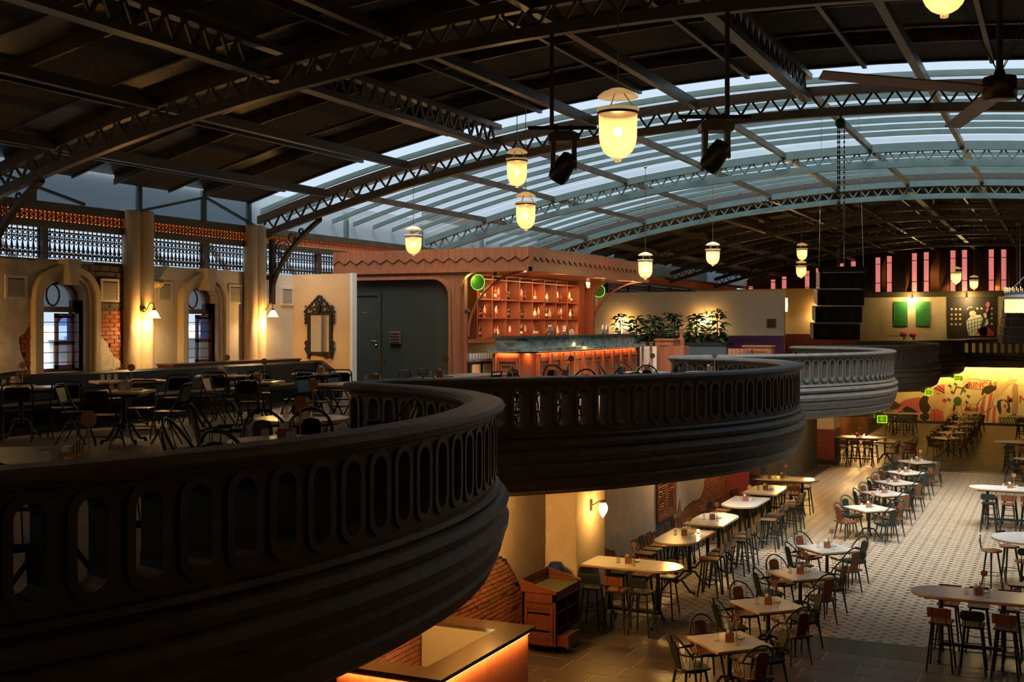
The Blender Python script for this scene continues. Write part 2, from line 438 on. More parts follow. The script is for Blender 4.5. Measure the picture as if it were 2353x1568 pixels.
# end gallery balustrade (straight)
eg = thing('gallery_balustrade', 'straight dark balustrade of the end gallery below the bass player picture', 'balcony', (0,YEND+.45,0))
pth = [(x, 0, 0, -1) for x in (-4.2, -.42)]
MB().sweep(RAIL, pth).build('handrail', M_concrete, eg); MB().sweep([(o, max(z, 3.27)) for o, z in CORN], pth).build('fascia_moulding', M_concrete, eg)
_c = cfr
def cfr(s): return (-4.2 + s, 0.0, 0.0, -1.0)
pm = MB(); nc = 12
for k in range(nc):
    cell_faces(pm, (k+.5)*3.8/nc, 3.8/nc); f = link('slot_frame', frame_me, eg, (-4.2+(k+.5)*3.8/nc, 0, 0))
pm.build('slotted_panel', M_concrete, eg)
cfr = _c
# ================================================================ ROOF
TRY = [13.7 + 7.6*k for k in range(-2, 8)]         # truss planes
NAMES = {}
def arc_beam(mb, y, x0, x1, dz0, dz1, w, step=.8):
    n = max(2, int((x1-x0)/step)); vs = []; fs = []
    for i in range(n+1):
        x = x0 + (x1-x0)*i/n; z = zlow(x)
        vs += [(x,y-w/2,z+dz0),(x,y+w/2,z+dz0),(x,y+w/2,z+dz1),(x,y-w/2,z+dz1)]
    for i in range(n):
        a = 4*i; b = a+4
        for k in range(4): fs.append((a+k, b+k, b+(k+1)%4, a+(k+1)%4))
    fs += [(0,1,2,3),(4*n+3,4*n+2,4*n+1,4*n)]
    return mb.add(vs, fs)
TL = ['arched lattice truss behind the opposite balcony', 'arched lattice truss over the empty front of the hall', 'bronze arched lattice truss carrying the two moving-head lamps',
      'dark arched lattice truss along the first edge of the skylight', 'teal arched lattice truss crossing the middle of the skylight',
      'teal arched lattice truss along the last edge of the skylight', 'brown arched lattice truss next after the skylight', 'brown arched lattice truss second after the skylight',
      'brown arched lattice truss third after the skylight', 'brown arched lattice truss right before the mirrored gable']
for i, y in enumerate(TRY):
    if y < 4 or y > 66: continue
    m = M_teal if i in (4, 5) else M_brownsteel
    t = thing('arched_truss', TL[i], 'truss', (0,0,0), 0, 'arched roof trusses')
    arc_beam(MB(), y, XW+.05, XE-.05, 0, .15, .13).build('bottom_chord', m, t)
    arc_beam(MB(), y, XW+.05, XE-.05, .37, .54, .13).build('top_chord', m, t)
    allw = MB(); P = .36; nv = int((XE-XW)/P)
    for k in range(nv):
        xa = XW + .1 + k*P
        for q, (ua, va, ub, vb) in enumerate(((xa, .15, xa+P*.42, .37), (xa+P*.58, .37, xa+P, .15))):
            if ub > XE - .05: continue
            b = MB().beam((ua, y, zlow(ua)+va), (ub, y, zlow(ub)+vb), .035, .035, (0,1,0))
            if i in (2, 3, 4) and xa < .2: b.build('web_bar', m, t)
            else: allw.add(b.v, b.f)
    allw.build('web_lattice', m, t, kind='stuff')
# longitudinal lattice girders
PX = [AX + 2.04*k for k in range(-5, 6)]
def girder(x, ya, yb, label, m, parts):
    g = thing('lattice_girder', label, 'girder', (0,0,0), 0, 'longitudinal lattice girders'); z = zlow(x)
    cuts = [ya] + [t for t in TRY if ya+.2 < t < yb-.2] + [yb]; bf = MB()
    for a, b in zip(cuts, cuts[1:]): bf.bx(x-.09,x+.09,a+.07,b-.07,z+.26,z+.36)
    bf.build('bottom_flange', m, g)
    MB().bx(x-.09,x+.09,ya,yb,z+.66,z+.76).build('top_flange', m, g)
    P = .36; rest = MB()
    for k in range(int((yb-ya)/P)):
        a = ya + k*P
        if any(abs(t-a-P/2) < .36 for t in TRY if 4 < t < 66): continue
        for s in (0,):
            for c in ((a, .36, a+P*.45, .66), (a+P*.55, .66, a+P, .36)):
                b = MB().beam((x+s, c[0], z+c[1]), (x+s, c[2], z+c[3]), .045, .035, (1,0,0))
                if parts and a > 4: b.build('web_bar', m, g)
                else: rest.add(b.v, b.f)
    if rest.v: rest.build('web_lattice', m, g, kind='stuff')
girder(PX[2], 2.0, 21.2, 'bronze lattice girder running to the skylight above the green door', M_brownsteel, True)
girder(PX[5], 2.0, 21.2, 'bronze lattice girder along the crown ending at the chain hoist', M_brownsteel, False)
girder(PX[2], 36.9, 66.3, 'brown lattice girder beyond the skylight over the cream partition', M_brownsteel, False)
girder(PX[5], 36.9, 66.3, 'brown lattice girder beyond the skylight along the crown', M_brownsteel, False)
ce = thing('ceiling', 'dark arched roof with board panels, sheet metal strips and a long skylight', 'ceiling', kind='structure')
PSEG = [Y0] + [y for y in TRY if 4 < y < 66] + [Y1]
for k, x in enumerate(PX):
    z = zlow(x)
    if k not in (2, 5):
        for a, b in zip(PSEG, PSEG[1:]):
            if b < 21.5 or a > 36.3: MB().bx(x-.06,x+.06,a+.068,b-.068,z+.34,z+.50).build('purlin', M_brownsteel, ce)
    for a, b in ((21.3,28.9),(28.9,36.5)): MB().bx(x-.05,x+.05,a+.068,b-.068,z+.42,z+.54).build('purlin', M_brownsteel, ce)
# deck: strips of board panels and metal sheets, purlin bay by purlin bay
XS = [XW] + [AX + 2.04*k for k in range(-5, 6)] + [XE]
def deck_patch(xa, xb, ya, yb, dz, th, m, nm, n=3):
    mb = MB(); vs = []; fs = []
    for i in range(n+1):
        x = xa + (xb-xa)*i/n; z = zlow(x)+dz; vs += [(x,ya,z),(x,yb,z),(x,yb,z+th),(x,ya,z+th)]
    for i in range(n):
        a = 4*i; b = a+4
        for k in range(4): fs.append((a+k, a+(k+1)%4, b+(k+1)%4, b+k))
    fs += [(0,3,2,1),(4*n,4*n+1,4*n+2,4*n+3)]
    return mb.add(vs, fs).build(nm, m, ce)
y = Y0; k = 0
strips = []
while y < 20.9:
    w = 1.5 if k % 2 == 0 else 1.05; strips.append((y, min(y+w, 21.0), k % 2)); y += w; k += 1
y = 36.75; k = 0
while y < Y1-.05:
    w = 1.5 if k % 2 == 0 else 1.05; strips.append((y, min(y+w, Y1), k % 2)); y += w; k += 1
for j in range(len(XS)-1):
    for ya, yb, kk in strips:
        if kk == 0: deck_patch(XS[j], XS[j+1], ya, yb, .84, .2, M_panel, 'board_panel')
        else: deck_patch(XS[j], XS[j+1], ya, yb, .98, .06, M_deck, 'sheet_strip')
for ya, yb, kk in strips:      # light arched rib between strips
    arc_beam(MB(), yb, XW, XE, .80, .90, .05, 1.2).build('deck_rib', M_brownsteel, ce)
for j in range(len(XS)-1):     # secondary thin purlins under the deck
    xm = (XS[j]+XS[j+1])/2; z = zlow(xm)
    MB().bx(xm-.035,xm+.035,Y0,21.0,z+.74,z+.83).build('light_purlin', M_brownsteel, ce)
    MB().bx(xm-.035,xm+.035,36.75,Y1,z+.74,z+.83).build('light_purlin', M_brownsteel, ce)
arc_beam(MB(), 20.98, XW, XE, .80, 1.1, .06, 1.0).build('deck_edge_fascia', M_iron, ce)
arc_beam(MB(), 36.78, XW, XE, .54, 1.1, .06, 1.0).build('deck_edge_fascia', M_iron, ce)
# skylight: arched bars and panes
M_pane = thin('ribbed_skylight_sheet', (.93,.96,.97), .16, .35, diffuse=(.7,.75,.78))
bars = [21.45 + .95*k for k in range(17)]
for y in bars:
    if min(abs(y-28.9), abs(y-36.5)) < .25: continue
    arc_beam(MB(), y, XW, XE, .635, .74, .06, .7).build('glazing_bar', M_teal, ce)
for i in range(len(bars)-1):
    for j in range(len(XS)-1):
        deck_patch(XS[j], XS[j+1], bars[i]+.02, bars[i+1]-.02, .745, .012, M_pane, 'skylight_pane')

# ================================================================ UPPER LEFT WALL
wl = MB()
def wallbox(ya, yb, za, zb): wl.bx(XW-.35, XW, ya, yb, za, zb)
WIN = [(15.19, 16.16), (18.97, 19.86), (41.2, 42.1)]        # clear openings
ZS, ZA = 4.45, 6.10
cur = Y0
for a, b in WIN[:2]:
    wallbox(cur, a, ZM-.2, 6.46); wallbox(a, b, ZM-.2, ZS); wallbox(a, b, ZA, 6.46); cur = b
wallbox(cur, WIN[2][0], ZM-.2, 6.46); a, b = WIN[2]; wallbox(a, b, ZM-.2, ZS); wallbox(a, b, ZA, 6.46); wallbox(b, Y1, ZM-.2, 6.46)
WALL = wl.build('wall_left', M_cream, kind='structure', label='cream side wall of the mezzanine with arched windows', cat='wall')
# aged bay: mortar backing, bricks, torn plaster (Y 13 .. 17.2)
wb = MB().bx(XW, XW+.02, 10.2, 15.05, ZM, 6.44).bx(XW, XW+.02, 16.44, 17.15, ZM, 6.44).build('mortar_backing', M_mortar, WALL)
def inpoly(p, poly):
    c = False; n = len(poly)
    for i in range(n):
        (x1,y1),(x2,y2) = poly[i], poly[i-1]
        if (y1 > p[1]) != (y2 > p[1]) and p[0] < (x2-x1)*(p[1]-y1)/(y2-y1)+x1: c = not c
    return c
BRM = [MB().bx(0,.03,.006,.219,.005,.070).mesh('brick', m) for m in (M_brick, M_brick2)]
BRH = [MB().bx(0,.03,.006,.105,.005,.070).mesh('brick', m) for m in (M_brick, M_brick2)]
def brick_field(parent, X, poly, flip=False, avoid=None, single=None):
    rest = MB()
    ya, yb = min(p[0] for p in poly), max(p[0] for p in poly); za, zb = min(p[1] for p in poly), max(p[1] for p in poly)
    n = 0; r = 0; z = za
    while z < zb:
        y = ya - (.11 if r % 2 else 0)
        while y < yb:
            c = (y+.11, z+.037)
            if inpoly(c, poly) and not (avoid and any(inpoly(c, q) for q in avoid)):
                dx = RND.uniform(-.008, .006)
                if single is None or single(c): o = link('brick', BRM[0 if RND.random() < .72 else 1], parent, (X + dx, y, z)); n += 1
                else: rest.bx(X+dx, X+dx+.03, y+.006, y+.219, z+.005, z+.070)
            y += .225
        z += .076; r += 1
    if rest.v: rest.build('brick_course', M_brick, parent, kind='stuff')
    return n
def jag(poly, amp=.03, step=.10):
    out = []
    for i in range(len(poly)):
        a = poly[i]; b = poly[(i+1)%len(poly)]; L = math.hypot(b[0]-a[0], b[1]-a[1]); n = max(1, int(L/step))
        for k in range(n):
            t = k/n; s = 0 if (k == 0) else amp
            out.append((a[0]+(b[0]-a[0])*t+RND.uniform(-s,s), a[1]+(b[1]-a[1])*t+RND.uniform(-s,s)))
    return out
def W(*pts): return [onX(x, y, XW) for x, y in pts]
torn = W((75,748),(62,752),(52,770),(38,775),(40,800),(46,820),(52,830),(60,848),(75,848))
torn_j = jag(torn, .02, .06)
left_pl = [(10.2,4.2)] + [(torn[0][0]-.02 if False else p[0], p[1]) for p in W((60,850))] + [p for p in W((52,832),(47,822),(41,802),(38,776),(50,768),(60,752),(74,747))] + [(15.02,6.2),(15.6,6.42),(10.2,6.44)]
MB().prism(jag(left_pl, .012, .12), .02, .05, TR(XW,0,0) @ MYZ).build('plaster_skin', M_plaster, WALL)
brick_field(WALL, XW+.012, W((30,700),(78,700),(78,880),(30,880)), avoid=[left_pl])
low_pl = W((222,758),(228,775),(236,782),(244,790),(247,805),(256,818),(268,826),(280,842),(222,860))
MB().prism(jag(low_pl, .02, .06), .02, .05, TR(XW,0,0) @ MYZ).build('plaster_skin', M_plaster, WALL)
brick_field(WALL, XW+.012, W((218,712),(284,712),(284,880),(218,880)), avoid=[low_pl])
rub = W((165,606),(282,606),(282,712),(222,712),(222,680),(195,640),(165,625))
M_rub = mat('old_rubble_masonry', (.05,.04,.032), (.16,.13,.10), .95, 0, 7, .9)
RUBM = MB().cb(0,.035,.008,.25,.006,.11,.01).mesh('rubble_stone', M_rub)
z = 5.6; r = 0
while z < 6.4:
    y = 15.5 - (.1 if r % 2 else 0)
    while y < 17.1:
        c = (y+.12, z+.06)
        if inpoly(c, rub) and not (c[0] < 16.46 and c[1] < 6.2): link('rubble_stone', RUBM, WALL, (XW+.012, y, z))
        y += .255
    z += .115; r += 1

def arch_path(ya, yb, z0, zs, rise, n=14, off=0):
    pts = [(ya-off, z0), (ya-off, zs)]; c = (ya+yb)/2; hw = (yb-ya)/2+off
    for k in range(1, n):
        a = PI - PI*k/n; pts.append((c + hw*math.copysign(abs(math.cos(a))**.95, math.cos(a)), zs + (rise+off)*math.sin(a)**.85))
    return pts + [(yb+off, zs), (yb+off, z0)]
def window(n, ya, yb, label):
    w = thing('window_%d' % n, label, 'window', (XW,0,0), kind='structure')
    zs = 5.74; rise = .34
    for off, th, d0, d1 in ((0, .085, 0, .06), (.085, .08, 0, .11), (.165, .11, 0, .17)):
        inner = arch_path(ya, yb, ZM, zs, rise, off=off); outer = arch_path(ya, yb, ZM, zs, rise, off=off+th)
        mb = MB(); m = len(inner)
        vs = [(p[0],p[1],d0) for p in inner]+[(p[0],p[1],d0) for p in outer]+[(p[0],p[1],d1) for p in inner]+[(p[0],p[1],d1) for p in outer]
        fs = []
        for i in range(m-1): fs += [(2*m+i,2*m+i+1,3*m+i+1,3*m+i),(i,i+1,2*m+i+1,2*m+i),(m+i+1,m+i,3*m+i,3*m+i+1)]
        mb.add(vs, fs, MYZ).build('stone_archivolt', M_stone, w)
    c = (ya+yb)/2
    MB().prism([(c-.085,zs+rise-.07),(c+.085,zs+rise-.07),(c+.16,zs+rise+.38),(c-.16,zs+rise+.38)], 0, .30, MYZ).build('keystone', M_stone, w)
    # reveal behind the archivolt
    op = arch_path(ya, yb, ZM, zs, rise); m = len(op)
    MB().add([(p[0],p[1],0.0) for p in op]+[(p[0],p[1],-.35) for p in op], [(i,i+1,m+i+1,m+i) for i in range(m-1)], MYZ).build('reveal', M_stone, w)
    # frame
    fr = MB()
    for a, b, c0, c1 in ((ya, ya+.06, ZS, zs), (yb-.06, yb, ZS, zs), (ya, yb, ZS, ZS+.06), (ya, yb, 5.52, 5.62)): fr.bx(-.22,-.12,a,b,c0,c1)
    o2 = arch_path(ya, yb, 5.6, zs, rise); i2 = arch_path(ya+.06, yb-.06, 5.6, zs, rise-.06); m2 = len(o2)
    fr.add([(p[0],p[1],-.22) for p in o2]+[(p[0],p[1],-.22) for p in i2]+[(p[0],p[1],-.12) for p in o2]+[(p[0],p[1],-.12) for p in i2],
        sum([[(i,m2+i,m2+i+1,i+1),(2*m2+i,2*m2+i+1,3*m2+i+1,3*m2+i),(m2+i,3*m2+i,3*m2+i+1,m2+i+1)] for i in range(m2-1)], []), MYZ)
    F = fr.build('window_frame', M_darkwood, w)
    MB().tube([(-.17, c-.06+.15*math.cos(a*PI/12), 5.83+.19*math.sin(a*PI/12)) for a in range(24)], .018, 5, True).build('fanlight_ring', M_darkwood, F)
    MB().bx(-.19,-.185,ya+.05,yb-.05,5.6,zs+rise-.05).build('fanlight_pane', thin('frosted_pane', (.7,.74,.74), .55, .4, diffuse=(.5,.52,.52)), F)
    for z in (4.62,4.80,4.98,5.16,5.34): MB().tube([(-.03,ya,z),(-.03,yb,z)], .007, 5).build('iron_bar', M_iron, w)
    # casement leaf standing open outwards
    yl = ya + .50
    leaf = MB().bx(-.115,-.075,yl-.10,yl-.03,4.5,5.5).bx(-.115,-.075,yl+.28,yl+.35,4.5,5.5).bx(-.115,-.075,yl-.10,yl+.35,4.5,4.57).bx(-.115,-.075,yl-.10,yl+.35,4.93,5.0).bx(-.115,-.075,yl-.10,yl+.35,5.42,5.5)
    arch = [(yl-.05,5.45),(yl-.05,5.33),(yl-.01,5.36),(yl+.02,5.40),(yl+.08,5.42),(yl+.125,5.425),(yl+.17,5.42),(yl+.23,5.40),(yl+.26,5.36),(yl+.30,5.33),(yl+.30,5.45)]
    leaf.prism(arch, -.115, -.075, MYZ)
    Lf = leaf.build('casement', mat('brown_casement_wood', (.20,.07,.045), (.28,.10,.06), .5, 0, 5), w)
    MB().bx(-.098,-.092,yl-.03,yl+.28,5.0,5.43).build('upper_pane', thin('blue_obscured_pane', (.55,.68,.95), .25, .3, diffuse=(.4,.52,.8)), Lf)
    MB().bx(-.098,-.092,yl-.03,yl+.28,4.57,4.93).build('lower_pane', thin('white_obscured_pane', (.95,.97,1), .2, .3, diffuse=(.65,.68,.72)), Lf)
    # second leaf seen edge on
    MB().bx(-.34,-.05,yb-.05,yb-.02,4.5,5.5).build('casement', M_darkwood, w)
    return w
window(1, *WIN[0], 'arched window in the torn plaster bay with exposed brick')
window(2, *WIN[1], 'arched window between the two wall sconces on the cream wall')
window(3, *WIN[2], 'arched window seen through the far arch of the bar')
# clustered half columns
COLY = [(17.20,17.86),(20.9,21.32)]
for i, (a, b) in enumerate(COLY):
    c = (a+b)/2; w = (b-a)
    q = thing('column', ['clustered buff column beside the brick bay','clustered buff column carrying the dark bracket'][i] if i < 2 else 'clustered buff column behind the bar roof', 'column', (XW, c, 0), group='clustered wall columns', kind='structure')
    q.name = 'column' if i == 0 else 'column'
    for s, r, dx in ((-.24, .17, .10), (.02, .20, .14), (.25, .12, .06)):
        MB().lathe([(r*1.12,ZM),(r*1.12,ZM+.15),(r,ZM+.2),(r,7.44),(r*1.02,7.48)], 18, (dx, s*w/.66, 0)).build('shaft', M_stone, q, True)
# eaves beams, jali band, grille
eb = MB()
eb.bx(XW-.1,XW+.06,Y0,Y1,7.0,7.13).build('trim_1', M_brownsteel, kind='structure', label='lower dark eaves beam under the glowing terracotta screen', cat='beam')
MB().bx(XW-.1,XW+.08,Y0,Y1,7.31,7.46).build('trim_2', M_brownsteel, kind='structure', label='upper dark eaves beam above the glowing terracotta screen', cat='beam')
M_terra = mat('terracotta', (.36,.11,.045), (.46,.16,.07), .8, 0, 8)
J = MB(); S = .2; hs = .09
J.ring([(-hs-.008,-hs-.0),(hs+.008,-hs),(hs+.008,hs),(-hs-.008,hs)], [(-hs+.006,-hs+.012),(hs-.006,-hs+.012),(hs-.006,hs-.012),(-hs+.006,hs-.012)], -.02, .02, MYZ)
for k in range(4):
    a = PI*k/4; J.beam((0, -.088*math.cos(a), -.088*math.sin(a)), (0, .088*math.cos(a), .088*math.sin(a)), .014, .03, (1,0,0))
J.tube([(0,.03*math.cos(t*PI/6),.03*math.sin(t*PI/6)) for t in range(12)], .008, 4, True)
for sx, sy in ((1,1),(1,-1),(-1,1),(-1,-1)):
    J.tube([(0, sx*(.088-.075*math.cos(t*PI/8)), sy*(.088-.075*math.sin(t*PI/8))) for t in range(5)], .012, 4)
Jm = J.mesh('jali_tile', M_terra)
js = thing('terracotta_screen', 'backlit orange terracotta screen band running along the eaves', 'screen', (0,0,0))
M_jglow = emit('amber_backlight', (1,.42,.10), 2.2)
y = 13.6; ntile = 0
while y < 64:
    link('jali_tile', Jm, js, (XW+.02, y+.1, 7.22)); y += .2
MB().bx(XW-.09,XW-.085,13.0,64,7.13,7.31).build('screen_backing', emit('amber_lit_backing', (1,.36,.07), .75), js)
_bl = MB(); yy = 13.7
_bm = MB().ball((0,0,0), .055, 8, 6).mesh('glow_bulb', emit('amber_globe', (1,.52,.16), 1.7))
k = 0
while yy < 64:
    link('glow_bulb', _bm, js, (XW-.06, yy, 7.19 + .02*(k%3))); yy += .2; k += 1
strip_light('screen_backlight', (XW-.07, 38, 7.15), (48, .03), 60, (1,.45,.12), (0, PI, 0), js)
# metal grille panels between posts
def grille(ya, yb, label):
    g = thing('window_grille', label, 'grille', (XW-.05,0,0), group='ornate iron grille panels')
    MB().bx(-.012,.012,ya,yb,6.94,6.965).build('top_rail', M_iron, g); MB().bx(-.012,.012,ya,yb,6.83,6.85).build('upper_rail', M_iron, g)
    MB().bx(-.012,.012,ya,yb,6.55,6.58).build('lower_rail', M_iron, g)
    st = MB(); n = int((yb-ya)/.11)
    for k in range(n+1):
        y = ya + (yb-ya)*k/max(1,n)
        st.bx(-.008,.008,y-.009,y+.009,6.47,7.0)
        st.lathe([(.01,-.10),(.022,-.07),(.026,-.04),(.018,.0),(.012,.06)], 6, (0,y,6.70))
        for zc, r in ((6.90,.035),(6.79,.035),(6.615,.03),(6.52,.035)):
            st.tube([(0, y+.055+r*math.cos(t*PI/4), zc+r*math.sin(t*PI/4)) for t in range(8)], .010, 4, True)
    st.build('baluster_work', M_iron, g, kind='stuff')
posts = [10.8, 13.35, 15.25, 17.3, 19.55, 21.3, 23.7, 26.2, 28.7, 31.2, 33.7, 36.2, 38.7, 41.2, 43.7, 46.2, 49, 52, 55, 58, 61, 64]
for i in range(len(posts)-1):
    lb = {-1:'ornate iron grille panel before the front bracket', 0:'ornate iron grille panel beside the front bracket', 1:'ornate iron grille panel above the brick window bay', 2:'ornate iron grille panel left of the post above the second window', 3:'ornate iron grille panel just before the dark bracket column', 4:'ornate iron grille panel above the mirror partition'}.get(i-1, 'ornate iron grille panel behind the wooden bar roof')
    grille(posts[i]+.07, posts[i+1]-.07, lb)
pw = MB()
for p in posts: MB().bx(XW-.1,XW+.04,p-.065,p+.065,6.46,7.0).build('trim_3' if p == posts[0] else 'trim_post', M_brownsteel, WALL)
# outer balustrade sloping struts behind the grille and clerestory glazing
MB().bx(XW-.06,XW-.05,Y0,Y1,7.46,8.25).build('window_4', thin('clerestory_glass', (.55,.62,.66), .5, .25, diffuse=(.38,.43,.46)), kind='structure', label='pale clerestory glazing between the eaves beam and the roof', cat='window')
for y in (15.0,17.6,19.5,21.0,24.9,28.7,32.5):
    MB().bx(XW-.04,XW+.05,y-.045,y+.045,7.46,8.1).build('clerestory_post', M_teal, ce)
for a, b in ((13.8,16.2),(19.5,17.6),(19.6,21.2)): MB().beam((XW, a, 7.95), (XW, b, 7.5), .05, .05).build('clerestory_brace', M_teal, ce)
for y in (14.6,18.6,20.6,23.2,25.7): MB().beam((XW-.9,y,7.2), (XW-.9,y+1.4,6.0), .06, .1).build('outer_strut', mat('grey_steel', (.16,.17,.18), None, .6), WALL)
# truss brackets with rings
def bracket(y, label):
    g = thing('truss_bracket', label, 'bracket', (XW+.22, y, 0), group='curved truss brackets')
    MB().bx(0,.09,-.06,.06,5.75,7.2).build('wall_post', M_iron, g); MB().bx(-.219,0,-.05,.05,6.3,6.4).build('wall_tie', M_iron, g)
    arc = [(.03+1.2*t**2.1, 5.75+1.74*t) for t in [1.04*k/14 for k in range(15)]]
    arc = [(u, v) for u, v in arc]
    MB().add([(u,s,v+w) for u, v in arc for s, w in ((-.06,0),(.06,0),(.06,.09),(-.06,.09))],
        sum([[(4*i+k,4*i+4+k,4*i+4+(k+1)%4,4*i+(k+1)%4) for k in range(4)] for i in range(14)], [])).build('curved_brace', M_iron, g)
    for u, v, r in ((.33,6.98,.19),(.58,7.22,.10),(.20,6.60,.085),(.82,7.36,.06),(.13,6.38,.045)):
        rr = MB().tube([(u+r*math.cos(t*PI/8),0,v+r*math.sin(t*PI/8)) for t in range(16)], .014, 5, True)
        rr.tube([(u+r*.55*math.cos(t*PI/6),0,v+r*.55*math.sin(t*PI/6)) for t in range(12)], .010, 5, True)
        for k in range(6):
            a = k*PI/3; rr.tube([(u+r*.5*math.cos(a),0,v+r*.5*math.sin(a)),(u+r*math.cos(a),0,v+r*math.sin(a))], .008, 4)
        rr.build('scroll_ring', M_iron, g)
bracket(21.5, 'dark curved iron bracket with rings on the column by the mirror partition')
bracket(13.75, 'dark curved iron bracket springing under the front truss')
# wall vents
M_vent = mat('cream_vent_metal', (.62,.55,.44), None, .5); M_slot = mat('vent_shadow_metal', (.12,.10,.07), None, .8)
VENT = [((5,632),(55,688),'cream louvred vent on the torn plaster left of the brick window'),((225,640),(267,695),'cream louvred vent on the brickwork beside the column'),((361,647),(394,694),'cream louvred vent under the round wall plug'),((524,654),(554,700),'cream louvred vent right of the second window'),((645,660),(673,703),'cream louvred vent next to the mirror partition')]
for p, q, lb in VENT:
    (ya, zt), (yb, zb) = onX(*p, XW), onX(*q, XW); x0 = XW+.05 if yb < 17.1 else XW
    v = thing('wall_vent', lb, 'vent', (x0,0,0), group='louvred wall vents')
    MB().ring([(ya,zb),(yb,zb),(yb,zt),(ya,zt)], [(ya+.05,zb+.045),(yb-.05,zb+.045),(yb-.05,zt-.045),(ya+.05,zt-.045)], 0, .03, MYZ).build('frame', M_vent, v)
    MB().bx(0,.006,ya+.04,yb-.04,zb+.04,zt-.04).build('backing', M_slot, v)
    sl = MB().bx(.004,.022,ya+.05,yb-.05,-.007,.007).mesh('louvre', M_vent)
    nl = int((zt-zb-.1)/.026)
    for k in range(nl): link('louvre', sl, v, (0,0,zb+.06+k*.026))
# small wall plug
(yp, zp) = onX(348, 652, XW)
g = thing('wall_plug', 'round buff wall plug above the third vent', 'fitting', (XW, yp, zp)); MR = Matrix.Rotation(PI/2, 4, 'Y')
MB().lathe([(.13,0),(.13,.05),(.09,.07),(.08,.22),(.05,.25)], 16, (0,0,0), MR).build('plug_body', M_stone, g, True)
MB().lathe([(.05,.25),(.05,.28),(.02,.30)], 12, (0,0,0), MR).build('plug_cap', M_stone, g, True)
# neighbouring building outside
bw = thing('exterior_building', 'white apartment block outside the arched windows', 'building', (0,0,0))
M_bw = mat('white_facade', (.9,.9,.92), None, .8)
MB().bx(-30,-24,10,40,-1,5.25).build('facade', M_bw, bw)
for y in (13.2,15.6,18.0,20.4,22.8,25.2,27.6):
    f = MB().bx(-24.02,-23.9,y,y+1.1,3.9,4.8).build('window_opening', mat('grey_window_glass', (.30,.34,.38), None, .3), bw)
    MB().bx(-24.0,-23.5,y-.1,y+1.2,3.7,3.82).build('sill', M_bw, bw)
    MB().bx(-24.0,-23.4,y-.1,y+1.2,4.9,5.0).build('hood', M_bw, bw)
# other shell walls
MB().bx(XE,XE+.3,Y0,Y1,-.3,8.3).build('wall_right', M_cream, kind='structure', label='cream wall on the opposite side of the hall', cat='wall')
MB().bx(XW-.35,XE+.3,Y0-.3,Y0,-.3,11).build('wall_back', M_cream, kind='structure', label='cream wall behind the front of the hall', cat='wall')
MB().bx(-18.6,-18.4,33,66,4.0,9.0).build('wall_outer', mat('dark_outer_wall', (.05,.055,.06), None, .9), kind='structure', label='dark neighbouring wall outside the far grilles', cat='wall')
# ================================================================ LOWER HALL LEFT WALL
LW = MB().bx(XL-.3, XL, 8, 66.5, 0, 3.1).build('wall_lower', M_mortar, kind='structure', label='lower side wall of torn plaster over brick behind the high tables', cat='wall')
def WLp(*pts): return [onX(x, y, XL) for x, y in pts]
M_pl2 = mat('pale_torn_plaster', (.52,.43,.31), (.64,.55,.43), .85, 0, 3, .35)
TL_ = TR(XL,0,0) @ MYZ
# near stretch: plaster above, brick below
near = [(8,3.08),(19.35,3.08)] + WLp((1247,1345),(1212,1357),(1198,1352),(1190,1340),(1184,1325),(1180,1318),(1172,1305),(1160,1283),(1148,1278)) + [(14.0,2.1),(8,1.9)]
MB().prism(jag(near, .045, .10), 0, .03, TL_).build('plaster_skin', M_pl2, LW)
brick_field(LW, XL-.012, [(12.2,.1),(19.3,.1),(19.3,2.2),(12.2,2.2)], avoid=[near], single=lambda c: c[0] > 16.3 and c[1] > .75)
# behind the first high tables
mid = [(20.6,3.08),(25.6,3.08)] + WLp((1504,1218),(1497,1225),(1488,1224),(1480,1232),(1474,1240),(1466,1250),(1462,1268),(1450,1280),(1412,1275),(1408,1264),(1400,1266),(1392,1262),(1386,1258),(1381,1245)) + [(21.0,1.6)]
MB().prism(jag(mid, .02, .09), 0, .03, TL_).build('plaster_skin', M_pl2, LW)
aft = WLp((1545,1130),(1670,1105),(1640,1125),(1620,1135),(1611,1142),(1605,1148),(1592,1150),(1580,1158),(1572,1166),(1566,1177),(1563,1163),(1560,1143),(1556,1160),(1553,1185),(1545,1190))
aft = [(26.95,3.08),(31.0,3.08)] + WLp((1612,1130),(1605,1147),(1592,1150),(1580,1158),(1572,1166),(1565,1178),(1562,1163),(1560,1143),(1556,1160),(1551,1185),(1545,1190))
MB().prism(jag(aft, .015, .09), 0, .03, TL_).build('plaster_skin', M_pl2, LW)
brick_field(LW, XL-.012, [(20.7,.1),(25.55,.1),(25.55,2.2),(20.7,2.2)], avoid=[mid], single=lambda c: c[1] > 1.0); brick_field(LW, XL-.012, [(26.95,.1),(31.9,.1),(31.9,3.0),(26.95,3.0)], avoid=[aft], single=lambda c: c[1] > 1.5)
